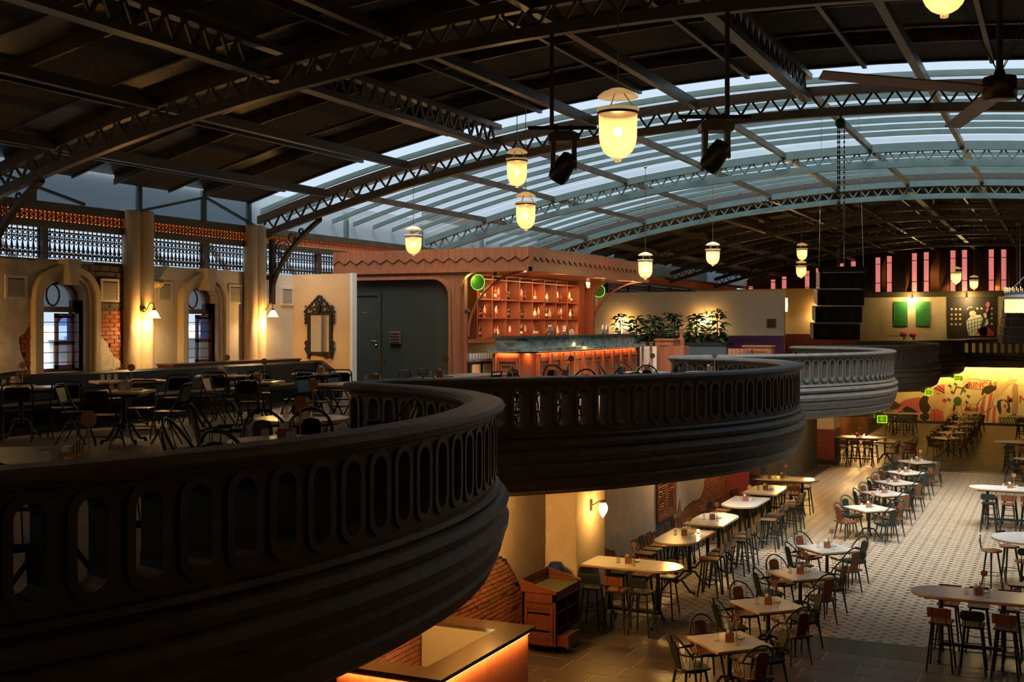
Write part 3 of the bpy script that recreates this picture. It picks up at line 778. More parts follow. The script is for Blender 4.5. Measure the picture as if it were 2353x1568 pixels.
# shutter window in that wall
ya, yb = 25.55, 26.95
sh = thing('shuttered_window', 'red-brown louvred shutters on the torn plaster wall behind the high tables', 'shutters', (XL,0,0))
MB().ring([(ya,.8),(yb,.8),(yb,3.06),(ya,3.06)], [(ya+.1,.9),(yb-.1,.9),(yb-.1,2.98),(ya+.1,2.98)], 0, .09, MYZ).build('frame', M_wood, sh)
for a, b in ((ya+.1, (ya+yb)/2-.01), ((ya+yb)/2+.01, yb-.1)):
    lf = MB().ring([(a,.9),(b,.9),(b,2.98),(a,2.98)], [(a+.06,.98),(b-.06,.98),(b-.06,2.9),(a+.06,2.9)], .02, .07, MYZ).build('shutter_leaf', M_wood, sh)
    sl = MB().add([(.02,a+.06,.0),(.02,b-.06,.0),(.06,b-.06,-.035),(.06,a+.06,-.035),(.026,a+.06,.008),(.026,b-.06,.008),(.066,b-.06,-.027),(.066,a+.06,-.027)],
        [(0,1,2,3),(7,6,5,4),(0,4,5,1),(1,5,6,2),(2,6,7,3),(3,7,4,0)]).mesh('slat', M_wood)
    for k in range(32): link('slat', sl, lf, (0,0,1.02+k*.058))
# pillars
M_maroon = mat('maroon_dado_paint', (.145,.022,.03), (.17,.028,.036), .6, 0, 3, .08)
M_base = mat('black_stone_base', (.02,.022,.022), None, .3)
def pillar(y0, y1, x0, x1, label, dado):
    q = thing('column', label, 'pillar', (0,0,0), kind='structure')
    MB().bx(x0,x1,y0,y1,0,3.1).build('shaft', M_pl2 if not dado else M_cream, q)
    MB().bx(x0-.02,x1+.025,y0-.025,y1+.025,0,.2).build('base', M_base, q)
    if dado:
        MB().bx(x0-.012,x1+.012,y0-.012,y1+.012,.2,1.30).build('dado', M_maroon, q)
        MB().bx(x0-.03,x1+.035,y0-.035,y1+.035,1.24,1.28).bx(x0-.05,x1+.055,y0-.055,y1+.055,1.28,1.34).build('dado_rail', M_maroon, q)
pillar(19.25, 20.65, XL, XP, 'pale plaster pillar beside the wooden service cabinet', False)
pillar(31.9, 33.3, XL-.5, XP, 'maroon-based pillar beyond the row of high tables', True)
pillar(45.25, 46.65, -8.84, XP, 'maroon-based pillar with a double socket at the end of the tile field', True)
for y in (19.25, 31.9, 45.25): pillar(y, y+1.4, -.38, .3, 'plain pillar of the opposite side at %d metres along' % int(y), True)
so = thing('wall_socket', 'brown double wall socket on the maroon pillar', 'socket', (*[-8.3, 45.235], .82))
MB().bx(-.1,.1,-.03,0,-.1,.1).build('plate', M_wood, so)
for s in (-.045,.045): MB().lathe([(.035,0),(.03,.012)], 10, (0,0,0), TR(s,-.03,0) @ Matrix.Rotation(PI/2,4,'X')).build('outlet', M_iron, so)
# wood panelling on the wall beyond the pillar
pn = thing('wall_panelling', 'reddish wood panelling low on the wall behind the far high table', 'panelling', (XL,0,0))
bm_ = MB().bx(0,.03,.004,.296,.05,1.75).mesh('board', M_wood)
for k in range(38): link('board', bm_, pn, (0, 46.7+k*.3, 0))
MB().bx(0,.05,46.7,58.1,1.75,1.82).build('cap_rail', M_wood, pn)
strip_light('under_bench_glow', (XL+.3, 52, .5), (10, .05), 45, (1,.55,.15), (0, 0, 0), pn)

# ================================================================ END WALL AND MURALS
MB().bx(XW-.35, XE+.3, Y1, Y1+.3, -.3, 10.5).build('wall_front', mat('ochre_wall', (.55,.42,.24), (.62,.48,.28), .8, 0, 2), kind='structure', label='ochre end wall of the gallery with green shutters', cat='wall')
MB().bx(XL, .4, Y1-.12, Y1, 0, .14).build('baseboard_front', M_base, kind='structure', label='dark skirting under the painted wall', cat='baseboard')
mu = thing('wall_mural', 'large cream and pink painted mural of revellers at the lower end wall', 'mural', (0,Y1,0))
MM = dict(cream=mat('mural_cream', (.70,.60,.40), (.76,.66,.46), .75, 0, 2), pink=mat('mural_pink', (.62,.15,.18), None, .75), red=mat('mural_red', (.45,.06,.06), None, .75), skin=mat('mural_skin', (.66,.45,.27), None, .75),
    skin2=mat('mural_brown_skin', (.42,.28,.18), None, .75), dark=mat('mural_black', (.035,.028,.018), None, .75), green=mat('mural_green', (.07,.12,.03), None, .75), white=mat('mural_white', (.78,.72,.58), None, .75), tan=mat('mural_tan', (.55,.40,.20), None, .75))
YM = Y1 - .02
MB().bx(XL+.05, .3, -.02, -.005, .14, 3.25).build('painted_ground', MM['cream'], mu)
def paint(pts, col, lay, name='painted_shape', par=None, sc=5.407, ox=1950, oy=830, yb=None):
    q = [onY(ox+x/sc, oy+y/sc, YM) for x, y in pts]
    MB().prism(q, .02+.004*lay, .024+.004*lay, MXZ).build(name, MM[col], par or mu)
def line(pts, w, col, lay, par=None, **k):
    sc, ox, oy = k.get('sc',5.407), k.get('ox',1950), k.get('oy',830)
    q = [onY(ox+x/sc, oy+y/sc, YM) for x, y in pts]
    mb = MB()
    for a, b in zip(q, q[1:]): mb.beam((a[0], -.022-.004*lay, a[1]), (b[0], -.022-.004*lay, b[1]), w, .004, (0,1,0))
    mb.build('painted_line', MM[col], par or mu)
def blob(cx, cy, rx, ry, col, lay, n=14, wob=.0, **k):
    paint([(cx+rx*math.cos(2*PI*i/n)*(1+wob*(i%2)), cy+ry*math.sin(2*PI*i/n)*(1+wob*(i%2))) for i in range(n)], col, lay, **k)
paint([(640,520),(700,480),(830,455),(890,450),(910,520),(900,640),(880,765),(560,765),(600,600)], 'pink', 1)
for k in range(8): paint([(500+k*14,610-k*2),(570+k*10,500+k*6),(580+k*10,502+k*6),(508+k*14,612-k*2)], 'dark', 1)
paint([(600,640),(720,560),(800,590),(860,640),(850,770),(580,770)], 'dark', 2)
blob(950,540,75,110,'dark',3); blob(945,690,78,72,'tan',2); blob(945,690,60,52,'dark',3)
paint([(1000,460),(1030,400),(1080,360),(1135,372),(1175,410),(1200,455),(1198,500),(1225,525),(1215,575),(1165,600),(1130,625),(1030,620),(1015,560),(985,520),(985,480)], 'skin', 4)
paint([(1020,600),(1100,590),(1175,620),(1185,770),(1010,770)], 'pink', 5)
paint([(1045,345),(1110,300),(1195,288),(1192,415),(1140,370),(1080,355)], 'pink', 5)
line([(1070,330),(1190,400)], .05, 'dark', 6); line([(1110,310),(1190,370)], .04, 'dark', 6)
paint([(1165,480),(1195,470),(1215,490),(1200,520),(1170,505)], 'red', 6); line([(1090,408),(1110,402),(1130,415)], .03, 'dark', 6); line([(1065,600),(1070,765)], .025, 'dark', 6)
line([(1500,220),(1600,225),(1640,240),(1770,245),(1770,290)], .03, 'red', 2); line([(1490,345),(1680,350)], .03, 'red', 2)
blob(1355,500,52,55,'green',3); paint([(1305,545),(1330,555),(1325,600),(1300,640),(1295,600)], 'dark', 3)
paint([(1240,690),(1255,600),(1300,570),(1360,570),(1365,620),(1350,660),(1320,690)], 'skin', 2)
for (x,y) in ((1260,310),(1290,390),(1440,370),(1490,440),(1470,515),(1250,480),(1330,290)): paint([(x-28,y-4),(x-4,y-26),(x+6,y-6),(x+30,y-2),(x+8,y+10),(x+14,y+34),(x-6,y+12)], 'green', 2)
line([(1310,400),(1340,320),(1420,340),(1480,280)], .05, 'dark', 2); line([(1390,420),(1420,330)], .04, 'dark', 2)
paint([(1440,170),(1470,150),(1500,190),(1500,300),(1455,330),(1410,270),(1430,220)], 'skin', 2); paint([(1450,330),(1500,260),(1510,320),(1480,340)], 'dark', 3)
line([(1470,190),(1570,135)], .07, 'tan', 4); paint([(1560,120),(1585,105),(1602,160),(1572,150)], 'tan', 4); blob(1395,215,25,32,'green',1)
paint([(1650,400),(1660,360),(1700,315),(1760,300),(1825,310),(1840,345),(1800,375),(1760,400),(1720,420),(1690,435),(1655,430)], 'dark', 4); blob(1692,422,22,24,'skin',5)
body = [(1590,560),(1610,500),(1650,460),(1710,440),(1760,390),(1800,370),(1800,440),(1840,560),(1870,660),(1880,790),(1700,790),(1690,720),(1640,640),(1590,620)]
paint(body, 'white', 3)
for a in ([(1625,640),(1640,560),(1660,470),(1705,445),(1690,560),(1670,690)], [(1695,740),(1720,600),(1750,400),(1795,375),(1770,560),(1735,760)], [(1780,790),(1790,640),(1800,540),(1835,560),(1820,700),(1825,790)], [(1858,790),(1862,690),(1880,680),(1886,790)], [(1592,600),(1606,520),(1622,500),(1606,620)]): paint(a, 'pink', 4)
paint([(1790,440),(1830,350),(1920,290),(1990,230),(2000,190),(2040,175),(2095,190),(2090,240),(2010,270),(1900,390),(1850,450),(1810,470)], 'skin', 6)
line([(1640,560),(1700,640),(1780,580),(1800,460)], .03, 'dark', 7); line([(1590,620),(1592,540),(1650,462),(1712,440)], .035, 'dark', 7)
paint([(2045,145),(2110,145),(2100,225),(2055,225)], 'white', 7)
paint([(2040,470),(2030,330),(2060,270),(2105,300),(2110,480),(2100,660),(2020,660)], 'skin2', 5)
paint([(1840,560),(1850,500),(1890,478),(1950,480),(2000,530),(2010,600),(1995,650),(1970,620),(1900,560),(1890,660),(1870,640)], 'dark', 5)
paint([(1890,500),(1930,485),(1970,520),(1985,570),(1965,610),(1945,640),(2000,680),(1900,700),(1880,670),(1905,640),(1890,560)], 'skin', 6); blob(1943,560,14,20,'red',7)
paint([(1880,700),(1960,700),(2010,670),(2080,650),(2100,790),(1885,790)], 'green', 7)
for k in range(5): line([(1900+k*35,720),(1925+k*35,780)], .03, 'white', 8)
paint([(1390,690),(1500,680),(1540,650),(1680,650),(1720,690),(1780,710),(1785,740),(1400,740)], 'tan', 2); paint([(1520,685),(1550,658),(1600,658),(1600,690)], 'dark', 3); paint([(1612,690),(1612,658),(1665,658),(1690,690)], 'dark', 3)
blob(1425,665,14,14,'dark',2)
for a, b in (((1700,240),(1860,160)),((1860,160),(2000,245)),((1860,160),(1860,290)),((1740,290),(1860,165)),((1860,165),(1960,290)),((1680,290),(2179,300)),((1860,160),(1900,290)),((1860,160),(1820,290))): line([a,b], .02, 'tan', 1)
line([(1400,540),(1580,535)], .025, 'red', 2); line([(1400,540),(1400,635),(1500,635)], .025, 'red', 2)
def wtext(txt, x, y, h, col, lay, par, yl, shear=0, sc=5.407, ox=1950, oy=830):
    cu = bpy.data.curves.new('lettering', 'FONT'); cu.body = txt; cu.size = h; cu.extrude = .003; cu.shear = shear; cu.offset = .008
    cu.materials.append(MM[col]); o = text_mesh(cu); o.parent = par
    X, Z = onY(ox+x/sc, oy+y/sc, YM); o.location = (X, yl, Z); o.rotation_euler = (PI/2, 0, 0); return o
wtext('RINCAS', 1478, 325, .42, 'red', 3, mu, -.035); wtext('Mou', 1430, 620, .40, 'red', 3, mu, -.035, .3); wtext('M', 1962, 520, .55, 'red', 2, mu, -.032); wtext('N', 2115, 520, .55, 'red', 2, mu, -.032)
led = thing('led_strip', 'warm LED strip glowing along the top of the painted mural', 'light strip', (0,Y1-.5,3.27))
MB().bx(XL,.3,-.03,.03,-.03,0).build('profile', M_iron, led); MB().bx(XL,.3,-.02,.02,-.036,-.03).build('diffuser', emit('amber_led', (1,.62,.12), 6), led)
strip_light('mural_wash', (-4, 0, -.06), (8, .08), 52, (1,.60,.13), (math.radians(25), 0, 0), led)
# upper gallery wall: shutters, picture, roses, mirror gable
G = 4.255
def gal(x, y): return onY(1800+x/G, 550+y/G, Y1)
def gbox(nm, p, q, m, par, d0, d1):
    (xa, zt), (xb, zb) = gal(*p), gal(*q); return MB().bx(xa, xb, -d1, -d0, zb, zt).build(nm, m, par)
M_shut = mat('bright_green_shutter', (.03,.18,.035), (.04,.22,.045), .5, 0, 3)
MB().prism([gal(*p) for p in ((945,672),(1000,665),(1000,606),(1440,600),(1440,740),(1480,740),(1480,888),(1345,888),(1345,942),(950,942))], 0.002, .02, TR(0,Y1,0) @ MXZ).build('torn_poster_patch', mat('faded_wall_patch', (.50,.33,.20), (.56,.38,.24), .85, 0, 3), None, label='faded brown torn patch behind the green shutters', cat='wall patch')
for i, (a, b) in enumerate(((1080,1215),(1295,1432))):
    s = thing('green_shutter', ['bright green panelled shutter nearer the loudspeaker stack','bright green panelled shutter nearer the bass player picture'][i], 'shutter', (0,Y1,0), group='green shutters on the gallery wall')
    gbox('frame', (a,612), (b,846), M_shut, s, .02, .06)
    for k in range(9): gbox('slat', (a+26,640+k*12), (b-22,646+k*12), M_shut, s, .06, .085)
    gbox('lower_panel', (a+34,760), (b-24,815), M_shut, s, .06, .09)
# bass player picture
bp = thing('bass_player_picture', 'black wall picture of a man in a checked shirt playing a red double bass', 'picture', (0,Y1,0))
gbox('board', (1600,545), (2080,960), mat('picture_black', (.025,.018,.012), None, .7), bp, 0, .03)
kw = dict(par=bp, sc=G, ox=1800, oy=550)
def paint2(pts, col, lay): paint(pts, col, lay+3, **kw)
for (x, y) in [(x, y) for x in (1646,1688,1729) for y in (684,737,779,832)] + [(1897,678),(1938,678),(2038,678),(2038,731),(2038,774),(2038,828)]: blob(x, y, 12, 11, 'tan', 4, 10, **kw)
paint2([(1790,800),(1820,765),(1870,740),(1930,740),(1960,790),(2000,780),(2005,830),(1975,850),(1900,880),(1880,945),(1815,945),(1795,870)], 'white', 2)
for k in range(5): line([(1805+k*32,790-k*8),(1822+k*26,940-k*6)], .03, 'green', 6, **kw)
for k in range(4): line([(1795+k*4,800+k*38),(1950,765+k*30)], .03, 'green', 6, **kw)
paint2([(1810,720),(1820,690),(1870,690),(1885,720),(1880,760),(1850,775),(1830,760)], 'skin', 3); paint2([(1795,700),(1790,680),(1815,665),(1850,665),(1875,690),(1880,715),(1865,700),(1830,705),(1810,735)], 'dark', 4); line([(1792,690),(1815,665),(1850,664)], .03, 'white', 8, **kw)
paint2([(1935,945),(1900,890),(1960,840),(2010,870),(2060,910),(2065,948),(1930,948)], 'red', 5); paint2([(1900,945),(1890,900),(1940,860),(1985,850),(2000,880),(1990,945)], 'pink', 5)
line([(1925,940),(1960,800),(1995,690)], .16, 'dark', 7, **kw); paint2([(1975,640),(1990,612),(2015,615),(2022,645),(2005,668),(2010,690),(1990,722),(1978,700),(1992,668)], 'pink', 6)
paint2([(1955,730),(1975,718),(1992,740),(1988,775),(1965,765)], 'skin', 8); paint2([(1868,925),(1905,925),(1925,942),(1870,945)], 'skin', 8)
for i, (x, y) in enumerate(((1182,930),(1275,935))):
    r = thing('painted_rose', ['red rose standing before the wall, the taller one','red rose standing before the wall, the lower one'][i], 'flower', (gal(x,y)[0], Y1-.4, 0)); zc = gal(x,y)[1]
    MB().ball((0,0,zc), .19, 10, 6, (1,.6,.8)).build('bloom', mat('rose_red', (.5,.08,.09), (.62,.16,.15), .7, 0, 12, .6), r)
    MB().tube([(0,0,ZM),(0,0,zc)], .02, 5).build('stem', M_green, r); MB().prism([(0,zc-.3),(.14,zc-.22),(.05,zc-.12)], -.01, .01, MXZ).build('leaf', MM['green'], r)
for p, q in (((2150,600),(2260,838)),): 
    s = thing('green_shutter', 'green shutter half hidden behind the chandelier', 'shutter', (0,Y1,0), group='green shutters on the gallery wall'); gbox('frame', p, q, M_shut, s, .02, .06); gbox('lower_panel', (2170,760), (2240,815), M_shut, s, .06, .09)
# mirrored gable
M_mirror = mat('copper_mirror', (.15,.07,.038), None, .08, 1); M_pinkstrip = emit('pink_light_strip', (.80,.22,.20), .55)
gm = thing('mirror_gable', 'dark copper mirrored gable above the gallery wall', 'mirror', (0,Y1,0))
zb0 = 7.05
x = XW
while x < XE - .1:
    xb = min(x+.865, XE); tilt = RND.uniform(-.03, .03)
    MB().add([(x+.01,-.12,zb0),(xb-.01,-.12+tilt,zb0),(xb-.01,-.16-tilt,zlow(xb)+.7),(x+.01,-.16,zlow(x)+.7)], [(0,1,2,3)]).build('mirror_panel', M_mirror, gm)
    x += .865
MB().bx(XW,XE,-.3,-.07,6.77,zb0).build('ledge', mat('olive_ledge', (.10,.075,.035), None, .6), gm)
pl = [(1697+.5,640),(1724,632),(1776,617),(1801,612),(1854,600),(1880,594)]
pxs = [897,950,1065,1122,1240,1297]
cols = [1300+p/2.2346 for p in pxs] + [1800+p/G for p in (575,685,925,1037,1282,1398,1658,1772,2033,2155)] + [2353+8, 2353+36]
for i, px in enumerate(cols):
    X = onY(px, 650, Y1-.3)[0]; top = zlow(X)+.25
    s = thing('pink_light_column', 'tall pink light strip standing against the mirrored gable', 'light strip', (X, Y1-.3, 0), group='pink strips on the mirrored gable')
    h = (top-zb0)
    for a, b in ((0,.26),(.26,.80),(.80,1.0)): MB().bx(-.12,.12,-.02,.02,zb0+h*a+.02,zb0+h*b-.02).build('light_panel', M_pinkstrip, s)
    MB().bx(-.17,-.125,-.03,.03,zb0,top).bx(.125,.17,-.03,.03,zb0,top).build('side_frame', M_iron, s)
# fluorescent batten and frieze by the cream partition
# ================================================================ MIRROR PARTITION
YPa = 22.65
pt = MB().bx(XW, -14.62, YPa, YPa+.14, ZM, 6.46).build('wall_partition', mat('apricot_plaster', (.58,.36,.17), (.64,.41,.21), .8, 0, 3), kind='structure', label='apricot partition wall carrying the ornate mirror', cat='wall')
MB().bx(-14.62,-14.55,YPa-.02,YPa+.16,ZM,6.47).build('white_edge', mat('white_edge_trim', (.72,.70,.64), None, .6), pt)
mi = thing('ornate_mirror', 'ornate black carved mirror on the apricot partition', 'mirror', (0,YPa,0))
def mp(x, y): return onY(660+x/7.842, 660+y/7.842, YPa)
(xa, zt), (xb, zb) = mp(425,510), mp(778,1168)
MB().bx(xa,xb,-.03,-.02,zb,zt).build('mirror_glass', mat('mirror_silver', (.85,.85,.84), None, .03, 1), mi)
M_carve = mat('black_carved_wood', (.012,.008,.006), (.026,.017,.011), .55, 0, 25, .6, spec=.25)
MB().ring([(xa-.06,zb-.06),(xb+.06,zb-.06),(xb+.06,zt+.06),(xa-.06,zt+.06)], [(xa,zb),(xb,zb),(xb,zt),(xa,zt)], 0, .06, MXZ).build('inner_frame', M_carve, mi)
cr = MB()
def knob(x, y, r, d=.05): 
    X, Z = mp(x, y); cr.ball((X, -d, Z), r, 7, 5, (1,.6,1))
for t in range(16):     # crest outline
    a = t/15; 
    for s in (-1, 1): knob(603+s*(20+245*a), 175+ (270*a if a < .45 else 121+ (a-.45)*270), .035+.008*math.sin(t*2.1))
for t in range(22):
    for s in (-1, 1): knob(603+s*(30+230*RND.random()), 340+110*RND.random()+ (0), .028)
for t in range(14): knob(603+RND.uniform(-60,60), 170+t*18, .038)
for s in (-1, 1):
    for t in range(12): knob(603+s*(245+12*math.sin(t*1.9)), 430+t*20, .030)
    for t in range(8): knob(603+s*(238+14*math.sin(t*1.6)), 985+t*26, .034)
    for t in range(4): knob(603+s*(190+6*t), 1200+t*22, .030)
for t in range(9): knob(603+(t-4)*17, 1205+14*math.cos((t-4)*.5), .026)
cr.build('carved_crest', M_carve, mi, True)
X, Z = mp(590, 380); MB().prism([(X-.07,Z+.07),(X+.07,Z+.07),(X+.05,Z-.06),(X,Z-.11),(X-.05,Z-.06)], .04, .09, MXZ).build('shield', M_carve, mi)
for s in (-1, 1):
    X, Z = mp(603+s*195, 1215); MB().prism([(X-.045,Z+.05),(X+.045,Z+.05),(X+.02,Z-.09),(X-.02,Z-.09)], 0, .07, MXZ).build('foot_block', M_carve, mi)
# ================================================================ WOODEN BAR KIOSK
KY0, KY1, KX0, KX1, KZ0, KZ1 = 24.2, 32.5, XW+.1, -10.85, 6.55, 7.06
bar = thing('bar_kiosk', 'teak panelled bar kiosk with zigzag fascia and lit bottle shelves', 'bar', (0,0,0))
M_bar2 = mat('teak_soffit', (.30,.095,.035), (.40,.14,.055), .3, 0, 3, .05, (.5,8,8))
MB().bx(KX0,KX1,KY0+.06,KY1,KZ1-.16,KZ1-.06).build('roof_deck', M_bar, bar)
MB().bx(KX0,KX1-.05,KY0+.05,KY1-.05,KZ0,KZ0+.05).build('soffit', M_bar2, bar)
def fascia(n, w, M):
    for k in range(n):
        lo = MB().bx(k*w+.002,(k+1)*w-.002,-.02,0,KZ0,KZ1,M).build('fascia_board', M_bar, bar)
        a, b = (.30,.20) if k % 2 else (.20,.30)
        up = [(k*w+.002,KZ0+a),((k+1)*w-.002,KZ0+b),((k+1)*w-.002,KZ1),(k*w+.002,KZ1)]
        MB().prism(up, .02, .045, M @ MXZ).build('fascia_tooth', M_bar, bar)
fascia(31, (KX1-KX0)/31, TR(KX0,KY0,0)); fascia(48, (KY1-KY0)/48, TR(KX1,KY0,0) @ RZ(PI/2))
MB().bx(KX0,KX1+.06,KY0-.06,KY0,KZ0-.04,KZ0+.05).bx(KX1,KX1+.06,KY0-.06,KY1,KZ0-.04,KZ0+.05).build('fascia_moulding', M_bar, bar)
# front wall: door bay with rounded arch corner, pier, then open bar bay
def rc(x0, x1, z1, r, n=8, right=True, left=True):      # opening outline with rounded top corners, from bottom left
    p = [(x0, ZM)]
    p += [(x0, z1-r)] + [(x0+r-r*math.cos(PI/2*k/n), z1-r+r*math.sin(PI/2*k/n)) for k in range(1, n+1)] if left else [(x0, z1)]
    p += [(x1-r+r*math.sin(PI/2*k/n), z1-r+r*math.cos(PI/2*k/n)) for k in range(0, n+1)] if right else [(x1, z1)]
    return p + [(x1, ZM)]
DX1 = onY(1032, 700, KY0)[0]; BX0 = onY(1050, 700, KY0)[0]
def wallwith(op, x0, x1, z0, z1, t0, t1, M, nm, m):
    n = len(op)
    poly = [(x0,z0)] + op + [(x1,z0),(x1,z1),(x0,z1)]
    return MB().prism(poly, t0, t1, M).build(nm, m, bar)
op = rc(KX0+.05, DX1, 6.36, .42, left=False)
wallwith(op, KX0, (DX1+BX0)/2, ZM, KZ0, -.12, 0.0, TR(0,KY0,0) @ MXZ, 'arch_panel', M_bar)
for o, d in ((.035,.03),):
    inner = op; outer = rc(KX0+.05, DX1+.07, 6.43, .47, left=False); m = len(inner)
    MB().add([(p[0],p[1],-.10) for p in inner]+[(p[0],p[1],-.10) for p in outer]+[(p[0],p[1],.045) for p in inner]+[(p[0],p[1],.045) for p in outer],
        sum([[(2*m+i,2*m+i+1,3*m+i+1,3*m+i),(i,i+1,2*m+i+1,2*m+i),(m+i+1,m+i,3*m+i,3*m+i+1)] for i in range(m-1)], []), TR(0,KY0,0) @ MXZ).build('arch_moulding', M_bar, bar)
M_dg = mat('dark_olive_wall', (.0085,.0105,.007), (.012,.014,.0095), .55, 0, 3)
MB().bx(KX0,DX1+.15,KY0+.12,KY0+.22,ZM,KZ0).build('green_panel', M_dg, bar)
# door on the green panel
dr = thing('door_1', 'dark olive door with brass pull and latch set in the bar kiosk wall', 'door', (0,KY0+.12,0), kind='structure')
dx1 = onY(877, 700, KY0+.12)[0]; dx0 = dx1 - 1.15; dzt = onY(870, 672, KY0+.12)[1]
MB().ring([(dx0-.02,ZM),(dx1,ZM),(dx1,dzt),(dx0-.02,dzt)], [(dx0+.06,ZM+.001),(dx1-.08,ZM+.001),(dx1-.08,dzt-.08),(dx0+.06,dzt-.08)], 0, .05, MXZ).build('door_frame', M_dg, dr)
leaf = MB().bx(dx0+.06,dx1-.08,-.02,-.002,ZM,dzt-.08).build('door_leaf', M_dg, dr)
hx, hz = onY(870, 757, KY0+.12); MB().tube([(hx,-.02,hz-.09),(hx,-.05,hz-.07),(hx,-.05,hz+.07),(hx,-.02,hz+.09)], .012, 6).build('pull_handle', M_brass, leaf)
hx, hz = onY(862, 784, KY0+.12); MB().tube([(hx-.10,-.035,hz),(hx+.09,-.035,hz)], .009, 6).bx(hx+.0,hx+.06,-.04,-.01,hz-.05,hz+.02).build('latch', M_brass, leaf); MB().ball((hx+.05,-.04,hz-.10), .028).build('padlock', M_chrome, leaf)
sx, sz = onY(840, 719, KY0+.12); MB().bx(sx-.06,sx+.06,-.025,-.02,sz-.02,sz+.02).build('sign_plate', M_brass, leaf)
pd = thing('knob_panel', 'square wooden panel of black round knobs on the dark olive wall', 'panel', (*[onY(910,776,KY0+.12)[0], KY0+.12], onY(910,776,KY0+.12)[1]))
MB().bx(-.15,.15,-.06,0,-.15,.15).build('board', mat('dark_oxblood_wood', (.09,.03,.018), (.13,.045,.026), .4, 0, 6), pd)
km = MB().lathe([(.026,0),(.026,.02),(.018,.03)], 10, (0,0,0), Matrix.Rotation(PI/2,4,'X')).mesh('knob', M_iron)
for i in range(4):
    for j in range(4): link('knob', km, pd, (-.1+.067*i, -.06, -.1+.067*j))
# piers
MB().bx((DX1+BX0)/2,BX0+.05,KY0,KY0+.14,ZM,KZ0).build('front_pier', M_bar, bar)
MB().prism(rc(BX0+.05, KX1-.02, KZ0-.02, .5, right=False)[1:-1] + [(KX1-.02,KZ0),(BX0+.05,KZ0)], -.14, 0, TR(0,KY0,0) @ MXZ).build('front_spandrel', M_bar, bar)
XS_ = -13.0                                # back shelf plane
MB().bx(XS_-.1, BX0+.12, KY0+.14, KY0+.3, ZM, KZ0).build('inner_side_wall', M_bar, bar)
SY0, SY1 = 25.2, 31.7
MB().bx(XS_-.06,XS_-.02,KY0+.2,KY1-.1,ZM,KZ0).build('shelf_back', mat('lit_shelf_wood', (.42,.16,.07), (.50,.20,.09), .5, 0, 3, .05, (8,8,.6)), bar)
MB().bx(XS_-.02,XS_+.36,SY1,SY1+.45,ZM,KZ0).build('end_cabinet', M_bar, bar)
NC = 8; cwid = (SY1-SY0)/NC; zsh = [4.99, 5.47, 5.93, 6.42]
for k in range(NC+1): MB().bx(XS_-.02,XS_+.33,SY0+k*cwid-.02,SY0+k*cwid+.02,4.95,6.5).build('shelf_upright', M_bar, bar)
for i, z in enumerate(zsh): MB().bx(XS_-.02,XS_+.33,SY0,SY1,z-.03,z).build('shelf', M_bar, bar)
MB().bx(XS_-.02,XS_+.38,SY0-.6,SY1+.1,4.86,4.95).build('shelf_base', M_bar, bar)
for i in range(3):
    for k in range(NC): 
        strip_light('shelf_lamp', (XS_+.05, SY0+(k+.12)*cwid, zsh[i+1]-.05), (.06,.06), 2.2, (1,.48,.20), (0,math.radians(-10),0), bar)
M_bot = [mat('amber_bottle', (.20,.06,.02), None, .1), mat('green_bottle', (.02,.035,.015), None, .1), mat('clear_bottle', (.55,.42,.32), None, .1), mat('dark_bottle', (.015,.01,.01), None, .12)]
M_lab = [mat('cream_label', (.6,.52,.4), None, .7), mat('dark_label', (.08,.05,.04), None, .7), mat('red_label', (.35,.05,.05), None, .7)]
def mkbottle(mi, li, sh):
    def f():
        g = thing('bottle', '', 'bottle', (0,0,0)); g['label'] = 'bottle'
        pr = [[(.036,0),(.038,.02),(.038,.19),(.030,.22),(.013,.25),(.012,.30)], [(.042,0),(.044,.14),(.034,.18),(.015,.2),(.014,.27)], [(.033,0),(.035,.21),(.02,.25),(.013,.27),(.012,.33)]][sh]
        MB().lathe(pr, 12).build('glass_body', M_bot[mi], g, True); r = pr[1][0]+.001
        MB().lathe([(r,.05),(r,.13)], 12).build('label_band', M_lab[li], g, True); zt = pr[-1][1]; MB().lathe([(.014,zt-.03),(.014,zt+.008)], 8).build('cap', M_iron if li else M_lab[2], g)
        return g
    return Kind(f)
BK = [mkbottle(0,0,0), mkbottle(1,0,2), mkbottle(2,0,1), mkbottle(3,1,0), mkbottle(0,1,1), mkbottle(2,2,2)]
BN = ['amber', 'dark green', 'clear round', 'black', 'squat amber', 'tall clear']
ROWS = ['bottom', 'middle', 'top']; ORD = ['first','second','third','fourth','fifth','sixth','seventh','eighth']
for i in range(3):
    for k in range(NC):
        n = 1 if RND.random() < .35 else 2; yy0 = SY0+k*cwid+.42
        kinds = RND.sample(range(6), 2)
        for q in range(n):
            b = kinds[q]
            BK[b].put((XS_+.2+RND.uniform(-.02,.04), yy0+q*.19, zsh[i]+.002), 0, '%s bottle in the %s row of the bar shelf, %s cell from green disc' % (BN[b], ROWS[i], ORD[k]), 'bottles on the bar shelf')
